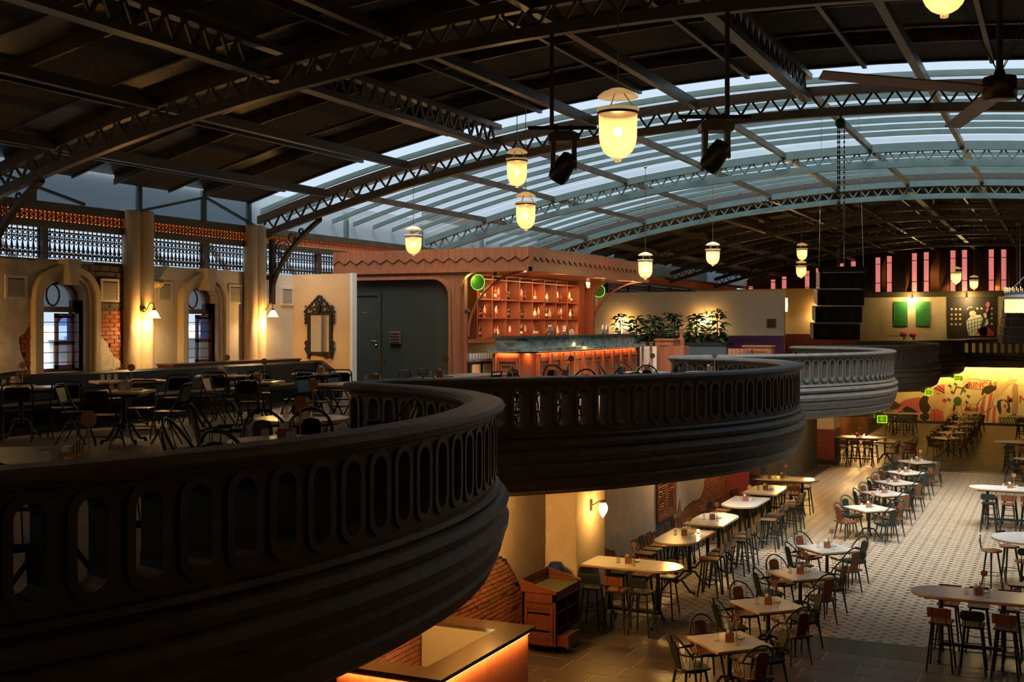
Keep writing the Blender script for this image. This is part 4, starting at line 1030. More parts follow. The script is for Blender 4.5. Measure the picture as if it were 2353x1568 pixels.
# back counter with glasses and lit splashback
bc = thing('back_counter', 'dark-framed back counter with glowing cabinet doors behind the bar', 'counter', (.005,0,0))
MB().bx(XS_+.0,XS_+.55,KY0+.32,SY1-.01,4.42,4.48).build('worktop', M_marble, bc)
MB().bx(XS_+.02,XS_+.50,KY0+.32,SY1-.01,ZM,4.42).build('carcass', M_iron, bc)
for k in range(12): MB().bx(XS_+.50,XS_+.52,KY0+.36+k*.58,KY0+.36+k*.58+.42,ZM+.1,4.36).build('cabinet_door', mat('lit_cabinet_door', (.62,.46,.20), None, .5), bc)
MB().bx(XS_-.02,XS_-.005,KY0+.32,SY1-.01,4.48,4.85).build('splashback', mat('pale_splashback', (.55,.42,.22), None, .4), bc)
strip_light('splash_strip', (XS_+.08, 28, 4.84), (7, .04), 38, (1,.66,.25), (0,0,0), bc)
gm_ = MB().lathe([(.028,0),(.034,.13),(.031,.128),(.026,.008)], 8).mesh('bar_glass', M_glassware)
for k in range(26):
    for j in range(2): link('bar_glass', gm_, None, (XS_+.30+.1*j, KY0+.5+k*.16, 4.482), label='clear bar glass lined up on the back counter', cat='glass', group='glasses on the back counter')
# front counter
fc = thing('bar_counter', 'green marble bar counter with glowing teak panels', 'counter', (0,0,0))
CXF, CY0, CY1 = -11.25, 25.0, 32.7
MB().prism([(-12.15,CY0+.05),(CXF-.25,CY0+.05),(CXF-.05,CY0+.2),(CXF,CY0+.5),(CXF,CY1),(-12.15,CY1)], ZM, 4.62).build('body', M_bar, fc)
MB().prism([(-12.25,CY0-.12),(CXF-.1,CY0-.12),(CXF+.16,CY0+.05),(CXF+.24,CY0+.45),(CXF+.24,CY1+.2),(-12.25,CY1+.2)], 4.66, 4.74).build('ledge', M_marble, fc)
MB().prism([(-12.15,CY0+.1),(CXF-.32,CY0+.1),(CXF-.12,CY0+.2),(CXF-.05,CY0+.5),(CXF-.05,CY1),(-12.15,CY1)], 4.74, 4.98).build('upstand', M_marble, fc)
MB().prism([(-12.2,CY0+.05),(CXF-.30,CY0+.05),(CXF-.06,CY0+.15),(CXF,CY0+.45),(CXF,CY1+.05),(-12.2,CY1+.05)], 4.98, 5.03).build('bar_top', mat('dark_marble_top', (.02,.025,.025), (.06,.065,.06), .12, 0, 3), fc)
def panel(M, w):
    MB().ring([(0,ZM+.1),(w,ZM+.1),(w,4.52),(0,4.52)], [(.1,ZM+.2),(w-.1,ZM+.2),(w-.1,4.42),(.1,4.42)], 0, .03, M).build('panel_frame', M_bar, fc)
    MB().ring([(.12,ZM+.24),(w-.12,ZM+.24),(w-.12,4.38),(.12,4.38)], [(.16,ZM+.3),(w-.16,ZM+.3),(w-.16,4.32),(.16,4.32)], 0, .02, M).build('panel_bead', M_bar, fc)
    MB().bx(-.05,.03,ZM,4.6,0,.10,M).build('pilaster', M_bar, fc)
NP = 10; pw_ = (CY1-CY0-.5)/NP
for k in range(NP):
    panel(TR(CXF, CY0+.5+k*pw_, 0) @ MYZ, pw_)
    strip_light('counter_glow', (CXF+.06, CY0+.5+(k+.5)*pw_, 4.63), (.04, pw_*.85), 1.0, (1,.36,.12), (0,0,0), fc)
panel(TR(-12.1, CY0+.05, 0) @ MXZ, .62); strip_light('counter_glow', (-11.8, CY0, 4.64), (.5,.04), 1.7, (1,.36,.12), (0,0,0), fc); strip_light('counter_glow', (-11.2, CY0+.15, 4.64), (.3,.04), 1.7, (1,.36,.12), (0,0,0), fc)
MB().bx(CXF+.04,CXF+.07,CY0+.5,CY1,4.648,4.657).build('light_strip', emit('counter_led', (1,.40,.14), 2), fc)
# counter clutter
def onbar(nm, x, y, mk, lb, cat):
    return mk(thing(nm, lb, cat, (x, y, 5.03)))
def shaker(g): MB().lathe([(.04,0),(.045,.14),(.03,.2),(.03,.24),(.015,.26)], 12).build('cup', M_chrome, g, True); MB().lathe([(.046,.14),(.046,.15)], 12).build('rim', M_chrome, g); return g
def straws(g):
    MB().lathe([(.05,0),(.05,.15),(.046,.15),(.046,.01)], 12).build('tin', M_chrome, g, True)
    for k in range(7): MB().tube([(.02*math.cos(k),.02*math.sin(k),.02),(.05*math.cos(k*1.7),.05*math.sin(k*1.7),.24)], .005, 4).build('straw', M_paper, g)
    return g
for i, (px, lb) in enumerate(((1262,'short steel cocktail shaker on the bar top'),(1266.5,'tall steel cocktail shaker on the bar top'),(1386,'small steel jigger cup on the far end of the bar top'),(1395,'tall steel shaker on the far end of the bar top'))):
    Y = onX(px, 760, CXF-.25)[0]; onbar('cocktail_shaker', CXF-.25, Y, shaker, lb, 'shaker')
for px, lb in ((1297,'steel tin of white straws near the camera dome'),(1423,'steel tin of white straws at the far end of the bar')):
    onbar('straw_tin', CXF-.22, onX(px, 760, CXF-.22)[0], straws, lb, 'straw holder')
def jar(g): MB().lathe([(.06,0),(.075,.05),(.06,.1),(.05,.11)], 12).build('bowl', M_glassware, g, True); MB().lathe([(.055,.11),(.055,.13),(.01,.14)], 12).build('lid', M_chrome, g, True); return g
for px, lb in ((1314,'glass jar with lid beside the straw tin'),(1437,'glass jar with lid at the far end of the bar')): onbar('glass_jar', CXF-.2, onX(px, 762, CXF-.2)[0], jar, lb, 'jar')
# green lit discs and curved arms of the bar arches
M_disc = emit('green_moss_disc', (.02,.11,.01), .10); M_rim = emit('green_rim_light', (.25,1,.08), 1.2)
def arch_arm(Y, side, label):
    g = thing('arch_bracket', label, 'bracket', (0,Y,0), group='curved bar arch brackets')
    x0 = BX0+.18; pts = []
    for k in range(15):
        a = PI/2*k/14; pts.append((x0 + (KX1-.1-x0)*(1-math.cos(a)), 0, 5.02+ (KZ0-.02-5.02)*math.sin(a)))
    MB().tube(pts, .03, 6).build('curved_arm', M_bar, g)
    cxp, cz = x0+.26, 6.28
    MB().lathe([(.0001,-.03),(.17,-.03),(.17,.03),(.0001,.03)], 24, (0,0,0), TR(cxp,0,cz) @ Matrix.Rotation(PI/2,4,'X')).build('disc', M_disc, g)
    MB().tube([(cxp+.175*math.cos(t*PI/14),-.02,cz+.175*math.sin(t*PI/14)) for t in range(28)], .009, 4, True).build('rim_light', M_rim, g)
    for u, v in ((x0-.02,5.6),(x0+.72,6.47)): MB().lathe([(.0001,-.03),(.05,-.03),(.05,.03),(.0001,.03)], 14, (0,0,0), TR(u,0,v) @ Matrix.Rotation(PI/2,4,'X')).build('small_disc', M_dg, g)
    point('disc_glow', (cxp-.2,-.12,cz+.12), 2.0, (.75,1,.12), .05, g)
arch_arm(KY0+.22, 1, 'curved teak arm with glowing green disc at the near end of the bar'); arch_arm(KY1-.15, 1, 'curved teak arm with glowing green disc at the far end of the bar')
MB().prism(rc(-12.4, KX1-.02, KZ0-.02, .5, right=False)[1:-1] + [(KX1-.02,KZ0),(-12.4,KZ0)], -.14, 0, TR(0,KY1-.3,0) @ MXZ).build('far_spandrel', M_bar, bar)
MB().bx(-12.9,-12.4,KY1-.3,KY1-.16,ZM,KZ0).build('far_pier', M_bar, bar)
for y in (24.5, 26.9, 29.6, 32.0):
    d = thing('downlight', 'small round downlight in the bar soffit', 'downlight', (KX1-.25, y, KZ0), group='downlights in the bar soffit')
    MB().lathe([(.04,0),(.05,-.008)], 12).build('trim_ring', M_brass, d); MB().lathe([(.0001,-.004),(.03,-.006)], 10).build('lens', M_bulbwarm, d)
    point('downlight_lamp', (0,0,-.06), 9, (1,.60,.28), .03, d)
for y in (26, 28.5, 31): strip_light('soffit_wash', (-12.2, y, 6.5), (.1,.8), 9, (1,.42,.16), (0,0,0), bar)
cd = thing('camera_dome', 'white security camera hanging from the bar soffit', 'camera', (-12.2, 31.3, KZ0-.002)); MB().lathe([(.07,0),(.07,-.1),(.05,-.13)], 12).build('housing', M_china, cd, True); MB().ball((0,0,-.16), .06).build('lens_ball', M_china, cd, True)

# ================================================================ FAR MEZZANINE: cream partition, planter, plants
YC = 42.0
cp = MB().bx(XW, onY(1800,700,YC)[0], YC, YC+.2, ZM, 6.51).build('wall_far_partition', M_cream, kind='structure', label='cream partition with purple dado behind the potted plants', cat='wall')
xe = onY(1800,700,YC)[0]
M_purple = mat('purple_dado', (.075,.018,.085), (.09,.022,.10), .5, 0, 3)
MB().bx(XW,xe+.02,YC-.02,YC,ZM,4.85).build('dado', M_purple, cp); MB().bx(XW,xe+.03,YC-.04,YC,4.72,4.76).bx(XW,xe+.03,YC-.05,YC,4.84,4.90).build('dado_rail', M_purple, cp)
MB().bx(xe-.02,xe+.03,YC-.05,YC+.22,4.9,6.53).build('end_trim', M_cream, cp)
bt = thing('wall_batten_light', 'upright warm light batten beside the cream partition end', 'light', (onY(1805,700,46)[0], 46, 0))
zt_, zb_ = onY(1805,685,46)[1], onY(1805,717,46)[1]; MB().bx(-.09,.09,-.04,0,zb_,zt_).build('housing', M_cream, bt); MB().bx(-.07,.07,-.05,-.04,zb_+.02,zt_-.02).build('diffuser', emit('warm_batten', (1,.75,.30), 6), bt); point('batten_lamp', (0,-.3,(zb_+zt_)/2), 25, (1,.72,.3), .1, bt)
MB().bx(XW, -8.4, 56, 56.2, ZM, 7.0).build('wall_ochre_return', mat('ochre_wall2', (.58,.44,.24), (.64,.50,.30), .8, 0, 2), kind='structure', label='ochre return wall beyond the cream partition with oxblood dado', cat='wall')
MB().bx(XW,-8.38,55.97,56,ZM,4.85).build('dado', mat('oxblood_dado', (.12,.018,.012), None, .5), bpy.data.objects['wall_ochre_return'])
kp = thing('knob_panel', 'square dark wooden panel of round knobs on the cream partition', 'panel', (onY(1773,743,YC)[0], YC, onY(1773,743,YC)[1]))
MB().bx(-.16,.16,-.06,0,-.16,.16).build('board', MATS['dark_oxblood_wood'], kp)
for i in range(4):
    for j in range(4): link('knob', km, kp, (-.105+.07*i, -.06, -.105+.07*j))
# planter bench
YPb = 39.6
pb = thing('planter_bench', 'grey planter bench holding the leafy plants before the cream partition', 'planter', (0,0,0))
pxa, pxb = onY(1470,800,YPb)[0], onY(1668,800,YPb)[0]; zpt = onY(1600,787,YPb)[1]
MB().bx(pxa,pxb,YPb,YPb+.9,ZM,zpt-.12).build('box', mat('slate_grey_paint', (.075,.09,.10), (.09,.105,.115), .6, 0, 3), pb); MB().ring([(pxa-.03,YPb-.03),(pxb+.03,YPb-.03),(pxb+.03,YPb+.93),(pxa-.03,YPb+.93)], [(pxa+.1,YPb+.1),(pxb-.1,YPb+.1),(pxb-.1,YPb+.8),(pxa+.1,YPb+.8)], zpt-.12, zpt).build('rim', M_iron, pb)
MB().bx(pxa+.05,pxb-.05,YPb+.05,YPb+.85,zpt-.1,zpt-.05).build('soil', mat('soil', (.03,.02,.012), None, .95), pb)
M_leaf = [mat('leaf_green_a', (.025,.065,.015), (.05,.12,.03), .4, 0, 3), mat('leaf_green_b', (.015,.045,.015), (.03,.08,.02), .4, 0, 3)]
def leafmesh(L, w, m):
    mb = MB(); pr = [(0,.02),(.2,.7),(.45,1),(.7,.75),(.9,.3),(1,.02)]; vs = []; fs = []
    for t, ww in pr:
        x = t*L; z = .12*L*math.sin(t*PI) - .25*L*t*t
        vs += [(x,-ww*w/2,z-.05*w),(x,0,z),(x,ww*w/2,z-.05*w)]
    for i in range(len(pr)-1):
        a = 3*i; fs += [(a,a+3,a+4,a+1),(a+1,a+4,a+5,a+2)]
    return mb.add(vs, fs).mesh('leaf', m, True)
LM = [leafmesh(.46,.22,M_leaf[0]), leafmesh(.40,.18,M_leaf[1]), leafmesh(.55,.14,M_leaf[0])]
def plant(px, ptop, pw, n, label, dens=1):
    X, zt = onY(px, ptop, YPb+.45); zb = zpt-.05; w = pw/FPX*40
    g = thing('potted_plant', label, 'plant', (X, YPb+.45, zb), 0, 'plants in the grey planter bench')
    h = zt - zb
    MB().tube([(0,0,.003),(.02,0,h*.5),(.0,.02,h*.9)], [.03,.02,.008], 6).build('stem', mat('plant_stem', (.06,.035,.015), None, .8), g)
    n = int(n*1.6)
    for k in range(n):
        t = (k+.5)/n; a = k*2.4 + RND.random(); r = w*(.42 if t < .8 else .3)*(1-.5*t)
        p = Vector((r*.35*math.cos(a), r*.35*math.sin(a), h*(.06+.88*t)))
        o = link('leaf', RND.choice(LM), g, p); o.rotation_euler = (RND.uniform(-.5,.5), RND.uniform(-.5,.4), a); o.scale = [max(.62, r*1.6)*RND.uniform(.8,1.2)]*3
plant(1424,715,70,26,'sparse plant with a bare brown pole at the corner end of the planter'); plant(1462,725,90,60,'round bushy plant next to the bare pole plant')
plant(1505,724,90,64,'dark dense plant below the unlit sconce'); plant(1549,716,75,60,'pointed dark plant right of the unlit sconce'); plant(1600,720,90,64,'yellow-lit bushy plant left of the lit sconce'); plant(1647,708,95,50,'tall arching plant right of the lit sconce'); plant(1622,766,50,16,'small low plant between the two tall lit ones'); plant(1580,768,40,14,'small low plant under the pointed one')
# service furniture around the far bar end
def cabinet(name, x, y, sx, sy, z0, h, label):
    g = thing(name, label, 'cabinet', (x,y,z0))
    MB().bx(-sx/2,sx/2,-sy/2,sy/2,0,h).build('body', M_bar, g); MB().bx(-sx/2-.03,sx/2+.03,-sy/2-.03,sy/2+.03,h,h+.05).build('top', M_bar, g)
    MB().ring([(-sx/2+.05,.08),(sx/2-.05,.08),(sx/2-.05,h-.06),(-sx/2+.05,h-.06)], [(-sx/2+.12,.16),(sx/2-.12,.16),(sx/2-.12,h-.14),(-sx/2+.12,h-.14)], 0, .02, TR(0,-sy/2,0) @ MXZ).build('door_panel', M_bar, g)
    return g
X, _ = onY(1526, 850, 33.6); g = cabinet('host_station', X, 33.9, .55, .6, ZM, 1.22, 'teak host station with panelled front at the end of the bar'); X2 = X
MB().lathe([(.05,0),(.05,.16),(.07,.18),(.05,.2),(.07,.25),(.06,.31),(.0001,.34)], 14, (.32,.4,1.3)).bx(.24,.40,.32,.48,0,1.3).build('newel_post', M_bar, g)
MB().bx(.28,.6,-.3,.3,0,1.05).build('side_unit', M_bar, g)
for px in (1477, 1496):
    Xp, _ = onY(px, 850, 33.2); q = thing('turned_post', 'slim turned teak post beside the host station', 'post', (Xp,33.2,ZM), 0, 'turned posts at the bar end')
    MB().lathe([(.05,0),(.05,.5),(.035,.52),(.03,.9),(.045,.95),(.035,1.0),(.05,1.1),(.05,1.15)], 12).build('shaft', M_bar, q, True); MB().lathe([(.07,1.15),(.07,1.18)], 10).build('cap', M_bar, q)
Xa, Xb = onY(1470,850,33.4)[0], onY(1508,850,33.4)[0]
MB().bx(Xa,Xb,33.4,33.45,ZM,4.65).build('white_screen', M_cream, None, label='plain cream infill panel behind the turned posts', cat='panel')
X, _ = onY(1737, 800, 37); g = cabinet('waiter_station', X, 37.4, .9, .5, ZM, .98, 'low teak waiter station against the purple dado')
# dining bits seen between far rims
X, _ = onY(1690, 806, 36); b_ = thing('wooden_chair', 'slatted wooden chair beside the waiter station', 'chair', (X,36.3,ZM))
MB().bx(-.24,.24,-.24,.24,.42,.46).build('seat', M_wood, b_)
for k in range(4): MB().bx(-.24+k*.122,-.13+k*.122,-.27,-.25,.5,.95).build('back_slat', M_wood, b_)
for s in (-.22,.22):
    for t in (-.22,.22): MB().bx(s-.02,s+.02,t-.02,t+.02,0,.42).build('leg', M_iron, b_)
# ================================================================ FURNITURE KINDS
def tubeU(mb, pts, r, n=6): return mb.tube(pts, r, n)
def mk_armchair(seat, splat, frame, wood):
    def f():
        g = thing('hoop_armchair', 'hoop-back armchair', 'chair')
        if wood:
            for k in range(4):
                w = .44 - (.03 if k in (0, 3) else 0); MB().cb(-w/2,w/2,-.22+k*.112,-.114+k*.112,.435,.462,.006, RZ(PI/2)).build('seat_plank', seat, g)
        else:
            MB().prism([(.21,-.2),(.23,0),(.21,.2),(.1,.23),(-.15,.2),(-.2,.1),(-.2,-.1),(-.15,-.2),(.1,-.23)], .438, .462).build('seat', seat, g)
        MB().tube([(.20*math.cos(t*PI/8)*1.05,.21*math.sin(t*PI/8)*1.02,.425) for t in range(16)], .015, 5, True).build('seat_ring', frame, g)
        for sx, sy in ((1,1),(1,-1),(-1,1),(-1,-1)):
            MB().tube([(sx*.15,sy*.15,.425),(sx*.21,sy*.20,0)], [.020,.013], 6).build('leg', frame, g)
        rail = [(.17,-.26,.655)] + [(-.02-.20*math.cos(a)*1.0+.02, .26*math.sin(a), .655) for a in [(-PI/2)+PI*k/10 for k in range(11)]] + [(.17,.26,.655)]
        MB().tube(rail, .013, 6).build('arm_rail', frame, g)
        hoop = [(-.20+.02*math.sin(PI*k/14)*0 -.10*math.sin(PI*k/14), -.25*math.cos(PI*k/14), .655+.27*math.sin(PI*k/14)) for k in range(15)]
        hoop = [(-.11-.175*math.sin(PI*k/14), y*.88, z) for k, (x, y, z) in enumerate(hoop)]
        MB().tube(hoop, .014, 6).build('back_hoop', frame, g)
        pr = [(-.085,.0),(.085,.0),(.095,.34),(.07,.385),(0,.40),(-.07,.385),(-.095,.34)]
        Msp = TR(-.19,0,.45) @ Matrix.Rotation(math.radians(-14), 4, 'Y') @ MYZ
        MB().prism(pr, -.009, .009, Msp).build('back_splat', splat, g)
        for s in (-1, 1): MB().bx(.02,.19,s*.26-.025,s*.26+.025,.665,.685).build('armrest', splat if wood else frame, g)
        sp = MB()
        for s in (-1, 1):
            for x in (.14,.05,-.06,-.13): sp.tube([(x,s*.20,.44),(x,s*(.26 if x > -.1 else .21),.655)], .005, 4)
            sp.tube([(-.17,s*.13,.44),(-.29,s*.16,.85)], .005, 4)
        sp.build('spindle_rods', frame, g, kind='stuff')
        return g
    return Kind(f)
ARM_W = mk_armchair(M_wood, M_wood, M_green, True); ARM_G = mk_armchair(M_green, M_green, M_green, False); ARM_B = mk_armchair(M_iron, M_iron, M_iron, False)
def mk_stool(wood):
    sm = M_wood if wood else M_green
    def f():
        g = thing('bar_stool', 'bar stool', 'stool')
        if wood:
            for k in range(3): MB().cb(-.18,.18,-.165+k*.111,-.057+k*.111,.715,.74,.006).build('seat_plank', sm, g)
        else: MB().prism([(.18,-.12),(.18,.12),(.14,.165),(-.14,.165),(-.18,.12),(-.18,-.12),(-.14,-.165),(.14,-.165)], .715, .738).build('seat', sm, g)
        MB().bx(-.15,.15,-.14,.14,.695,.715).build('seat_frame', M_green, g)
        for sx, sy in ((1,1),(1,-1),(-1,1),(-1,-1)): MB().tube([(sx*.12,sy*.12,.70),(sx*.20,sy*.19,0)], [.018,.014], 6).build('leg', M_green, g)
        for z in (.26,.40):
            q = .12+.08*(1-z/.7); r = MB()
            for a, b in (((q,q),(q,-q)),((-q,q),(-q,-q))) if z > .3 else (((q,q),(-q,q)),((q,-q),(-q,-q)),((q,q),(q,-q))): r.tube([(a[0],a[1]*.97,z),(b[0],b[1]*.97,z)], .008, 5)
            r.build('rung', M_green, g)
        for s in (-.1,.1): MB().tube([(.10,s,.70),(-.17,s,.70),(-.215,s,.74),(-.245,s,.98)], .008, 5).build('back_upright', M_iron, g)
        Mb = TR(-.225,0,.83) @ Matrix.Rotation(math.radians(-6),4,'Y') @ MYZ
        if wood: MB().prism([(-.17,0),(.17,0),(.175,.15),(-.175,.15)], -.008, .010, Mb).build('backrest', sm, g)
        else: MB().prism([(-.14,0),(.14,0),(.175,.04),(.175,.12),(.14,.155),(-.14,.155),(-.175,.12),(-.175,.04)], -.008, .010, Mb).build('backrest', sm, g)
        return g
    return Kind(f)
ST_W = mk_stool(True); ST_G = mk_stool(False)
def mk_round_stool():
    g = thing('round_stool', 'round stool', 'stool')
    MB().lathe([(.02,.745),(.19,.745),(.20,.735),(.19,.715),(.05,.71)], 20).build('seat', M_wood, g)
    for k in range(3):
        a = 2*PI*k/3+.5; MB().tube([(.12*math.cos(a),.12*math.sin(a),.71),(.23*math.cos(a),.23*math.sin(a),0)], [.022,.016], 6).build('leg', M_green, g)
    MB().tube([(.19*math.cos(t*PI/10),.19*math.sin(t*PI/10),.26) for t in range(20)], .007, 5, True).build('foot_ring', M_iron, g)
    for s in (-.07,.07): MB().tube([(-.14,s,.72),(-.2,s,.76),(-.22,s,.92)], .008, 5).build('back_upright', M_iron, g)
    MB().prism([(-.10,0),(.10,0),(.14,.04),(.14,.1),(.10,.14),(-.10,.14),(-.14,.1),(-.14,.04)], -.01, .01, TR(-.22,0,.88) @ MYZ).build('backrest', M_green, g)
    return g
ST_R = Kind(mk_round_stool)
def mk_folding():
    g = thing('folding_chair', 'folding chair', 'chair')
    for s in (-1, 1):
        MB().tube([(.21,s*.21,0),(-.17,s*.21,.62),(-.24,s*.20,.82)], .013, 6).build('main_leg', M_iron, g)
        MB().tube([(-.24,s*.19,0),(.02,s*.19,.44),(.05,s*.19,.45)], .012, 6).build('rear_leg', M_iron, g)
    MB().tube([(-.24,-.20,.82),(-.25,-.16,.85),(-.25,.16,.85),(-.24,.20,.82)], .013, 6).build('top_rail', M_iron, g)
    MB().prism([(.2,-.17),(.22,0),(.2,.17),(-.16,.19),(-.18,0),(-.16,-.19)], .435, .455).build('seat', mat('black_gloss_metal', (.02,.02,.02), None, .25, .3), g)
    MB().prism([(-.17,0),(.17,0),(.18,.16),(.15,.2),(-.15,.2),(-.18,.16)], -.007, .007, TR(-.19,0,.60) @ Matrix.Rotation(math.radians(-14),4,'Y') @ MYZ).build('backrest', MATS['black_gloss_metal'], g)
    r = MB()
    for z, x in ((.16,-.145),(.30,-.065)): r.tube([(x,-.19,z),(x,.19,z)], .008, 5)
    r.tube([(.13,-.21,.13),(.13,.21,.13)], .008, 5); r.build('rung', M_iron, g)
    return g
FOLD = Kind(mk_folding)
def feet(mb, post_x, h=.18, reach=.32, dirs=4, off=0):
    for k in range(dirs):
        a = off + 2*PI*k/dirs; c, s = math.cos(a), math.sin(a)
        mb.tube([(post_x+.03*c,.03*s,h+.06),(post_x+.12*c,.12*s,h+.05),(post_x+(reach-.08)*c,(reach-.08)*s,.05),(post_x+reach*c,reach*s,.045)], [.024,.022,.02,.022], 6)
        mb.lathe([(.022,0),(.022,.045)], 8, (post_x+reach*c,reach*s,0))
    return mb
def table_top(g, poly, z, th=.032):
    MB().prism(poly, z-th, z).build('table_top', M_white, g); 
    c = [(u*1.004, v*1.004) for u, v in poly]; MB().prism(c, z-th-.004, z-.009).build('top_edge', M_edge, g)
def mk_low(half=.45, off=PI/4, zz=.75):
    def f():
        g = thing('square_table', 'table', 'table')
        table_top(g, [(-half,-half),(half,-half),(half,half),(-half,half)], zz)
        MB().bx(-half+.08,half-.08,-half+.08,half-.08,zz-.075,zz-.036).build('under_frame', M_iron, g)
        MB().lathe([(.045,.2),(.035,.25),(.032,zz-.07)], 12).build('post', M_green, g); feet(MB(), 0, off=off).build('arched_base', M_green, g)
        return g
    return Kind(f)
LOW = mk_low()
def dshape(L, W, n=10, both=False):      # length along x, round at +x
    p = [(0,-W/2)] + [(L-W/2+W/2*math.cos(a), W/2*math.sin(a)) for a in [-PI/2+PI*k/n for k in range(n+1)]] + [(0,W/2)]
    return p
def mk_high():
    g = thing('high_table', 'table', 'table'); L, W = 1.75, .86
    table_top(g, dshape(L, W), 1.05, .035); MB().bx(.08,L-.22,-.28,.28,.97,1.011).build('under_frame', M_iron, g)
    for x in (.38, 1.30):
        MB().lathe([(.05,.2),(.04,.26),(.036,.98)], 12, (x,0,0)).build('post', M_green, g); feet(MB(), x, .2, .36, 2, PI/2).build('arched_base', M_green, g)
    MB().bx(.38,1.30,-.03,.03,.2,.25).build('stretcher', M_green, g)
    return g
HIGH = Kind(mk_high)
def mk_rect(L, W, zz=.75):
    def f():
        g = thing('dining_table', 'table', 'table'); table_top(g, [(-L/2,-W/2),(L/2,-W/2),(L/2,W/2),(-L/2,W/2)], zz)
        MB().bx(-L/2+.08,L/2-.08,-W/2+.08,W/2-.08,zz-.08,zz-.036).build('under_frame', M_iron, g)
        MB().lathe([(.045,.2),(.04,.25),(.036,zz-.07)], 12).build('post', M_iron, g); feet(MB(), 0, .2, .34, 4, PI/4).build('arched_base', M_iron, g)
        return g
    return Kind(f)
def mk_round(r, zz=.75):
    def f():
        g = thing('round_table', 'table', 'table'); table_top(g, [(r*math.cos(2*PI*k/28), r*math.sin(2*PI*k/28)) for k in range(28)], zz)
        MB().bx(-r*.55,r*.55,-r*.55,r*.55,zz-.08,zz-.036).build('under_frame', M_iron, g)
        MB().lathe([(.045,.2),(.04,.25),(.036,zz-.07)], 12).build('post', M_iron, g); feet(MB(), 0, .2, .34, 4, PI/4).build('arched_base', M_iron, g)
        return g
    return Kind(f)
# tableware
M_boxw = mat('caddy_wood', (.24,.10,.045), (.32,.14,.06), .5, 0, 6)
def mk_caddy():
    g = thing('napkin_box', 'box', 'napkin box')
    MB().ring([(-.06,-.06),(.06,-.06),(.06,.06),(-.06,.06)], [(-.05,-.05),(.05,-.05),(.05,.05),(-.05,.05)], 0, .12).build('box_sides', M_boxw, g); MB().bx(-.05,.05,-.05,.05,0,.01).build('box_bottom', M_boxw, g)
    MB().bx(-.045,.0,-.045,.045,.01,.155).build('napkin_stack', M_paper, g)
    for k in range(4): MB().tube([(.025,-.03+.02*k,.02),(.03+.01*(k%2),-.035+.022*k,.17+.012*k)], .006, 5).build('cutlery', M_chrome, g)
    return g
CAD = Kind(mk_caddy)
def mk_paddle(txt=None):
    def f():
        g = thing('number_paddle', 'paddle', 'table sign'); MB().tube([(0,0,0),(0,0,.29)], .006, 5).build('stick', M_edge, g)
        MB().lathe([(.0001,-.006),(.053,-.006),(.053,.006),(.0001,.006)], 18, (0,0,0), TR(0,0,.33) @ Matrix.Rotation(PI/2,4,'X')).build('disc', mat('paddle_wood', (.32,.15,.06), (.40,.20,.09), .6, 0, 6), g)
        if txt:
            cu = bpy.data.curves.new('lettering','FONT'); cu.body = txt; cu.size = .055; cu.extrude = .001; cu.align_x = 'CENTER'; cu.align_y = 'CENTER'; cu.materials.append(M_paper)
            o = text_mesh(cu); o.parent = g; o.location = (0,-.008,.33); o.rotation_euler = (PI/2,0,0)
        return g
    return Kind(f)
PAD = mk_paddle(); PADN = mk_paddle('B1')
def mk_tumbler():
    g = thing('tumbler', 'tumbler', 'glass'); MB().lathe([(.036,0),(.036,.004),(.030,.11),(.028,.115),(.0001,.115)], 12).build('glass_wall', M_glassware, g, True)
    MB().lathe([(.037,0),(.037,.006),(.033,.006),(.033,0)], 12).build('rim', M_glassware, g, True); return g
TUM = Kind(mk_tumbler)
def mk_plate():
    g = thing('side_plate', 'plate', 'plate'); MB().lathe([(.0001,.006),(.06,.006),(.095,.018),(.1,.018),(.065,0),(.0001,0)], 20).build('dish', M_china, g, True); MB().lathe([(.096,.018),(.1,.021),(.103,.018)], 20).build('rim', M_china, g, True); return g
PLA = Kind(mk_plate)
def mk_candle():
    g = thing('candle_glass', 'candle', 'candle'); MB().lathe([(.03,0),(.036,.08),(.033,.08),(.028,.006)], 12).build('glass_cup', M_glassware, g, True)
    MB().lathe([(.026,.006),(.028,.03),(.0001,.03)], 10).build('wax', M_paper, g); MB().lathe([(.0001,.03),(.008,.045),(.0001,.07)], 8).build('flame', emit('candle_flame', (1,.6,.2), 40), g)
    point('candle_lamp', (0,0,.09), 1.2, (1,.6,.22), .02, g); return g
CAN = Kind(mk_candle)
CAMANG = PSI
def dress(x, y, z, who, pad=PAD, glasses=2, plate=True, dx=.0, dy=.0, candle=False, face=.35):
    CAD.put((x+dx, y+dy, z), .3, 'wooden napkin box on %s' % who, 'napkin boxes on the tables')
    pad.put((x+dx+.085, y+dy+.06, z), face, 'round wooden number paddle on %s' % who, 'number paddles on the tables')
    for k in range(glasses): TUM.put((x+dx-.17+.33*k, y+dy-.06-.12*k, z), 0, 'upturned tumbler on %s' % who, 'tumblers on the tables')
    if plate: PLA.put((x+dx+.06, y+dy+.22, z), 0, 'small white plate on %s' % who, 'side plates on the tables')
    if candle: CAN.put((x+dx+.2, y+dy+.3, z), 0, 'lit candle glass on %s' % who, 'candle glasses on the tables')

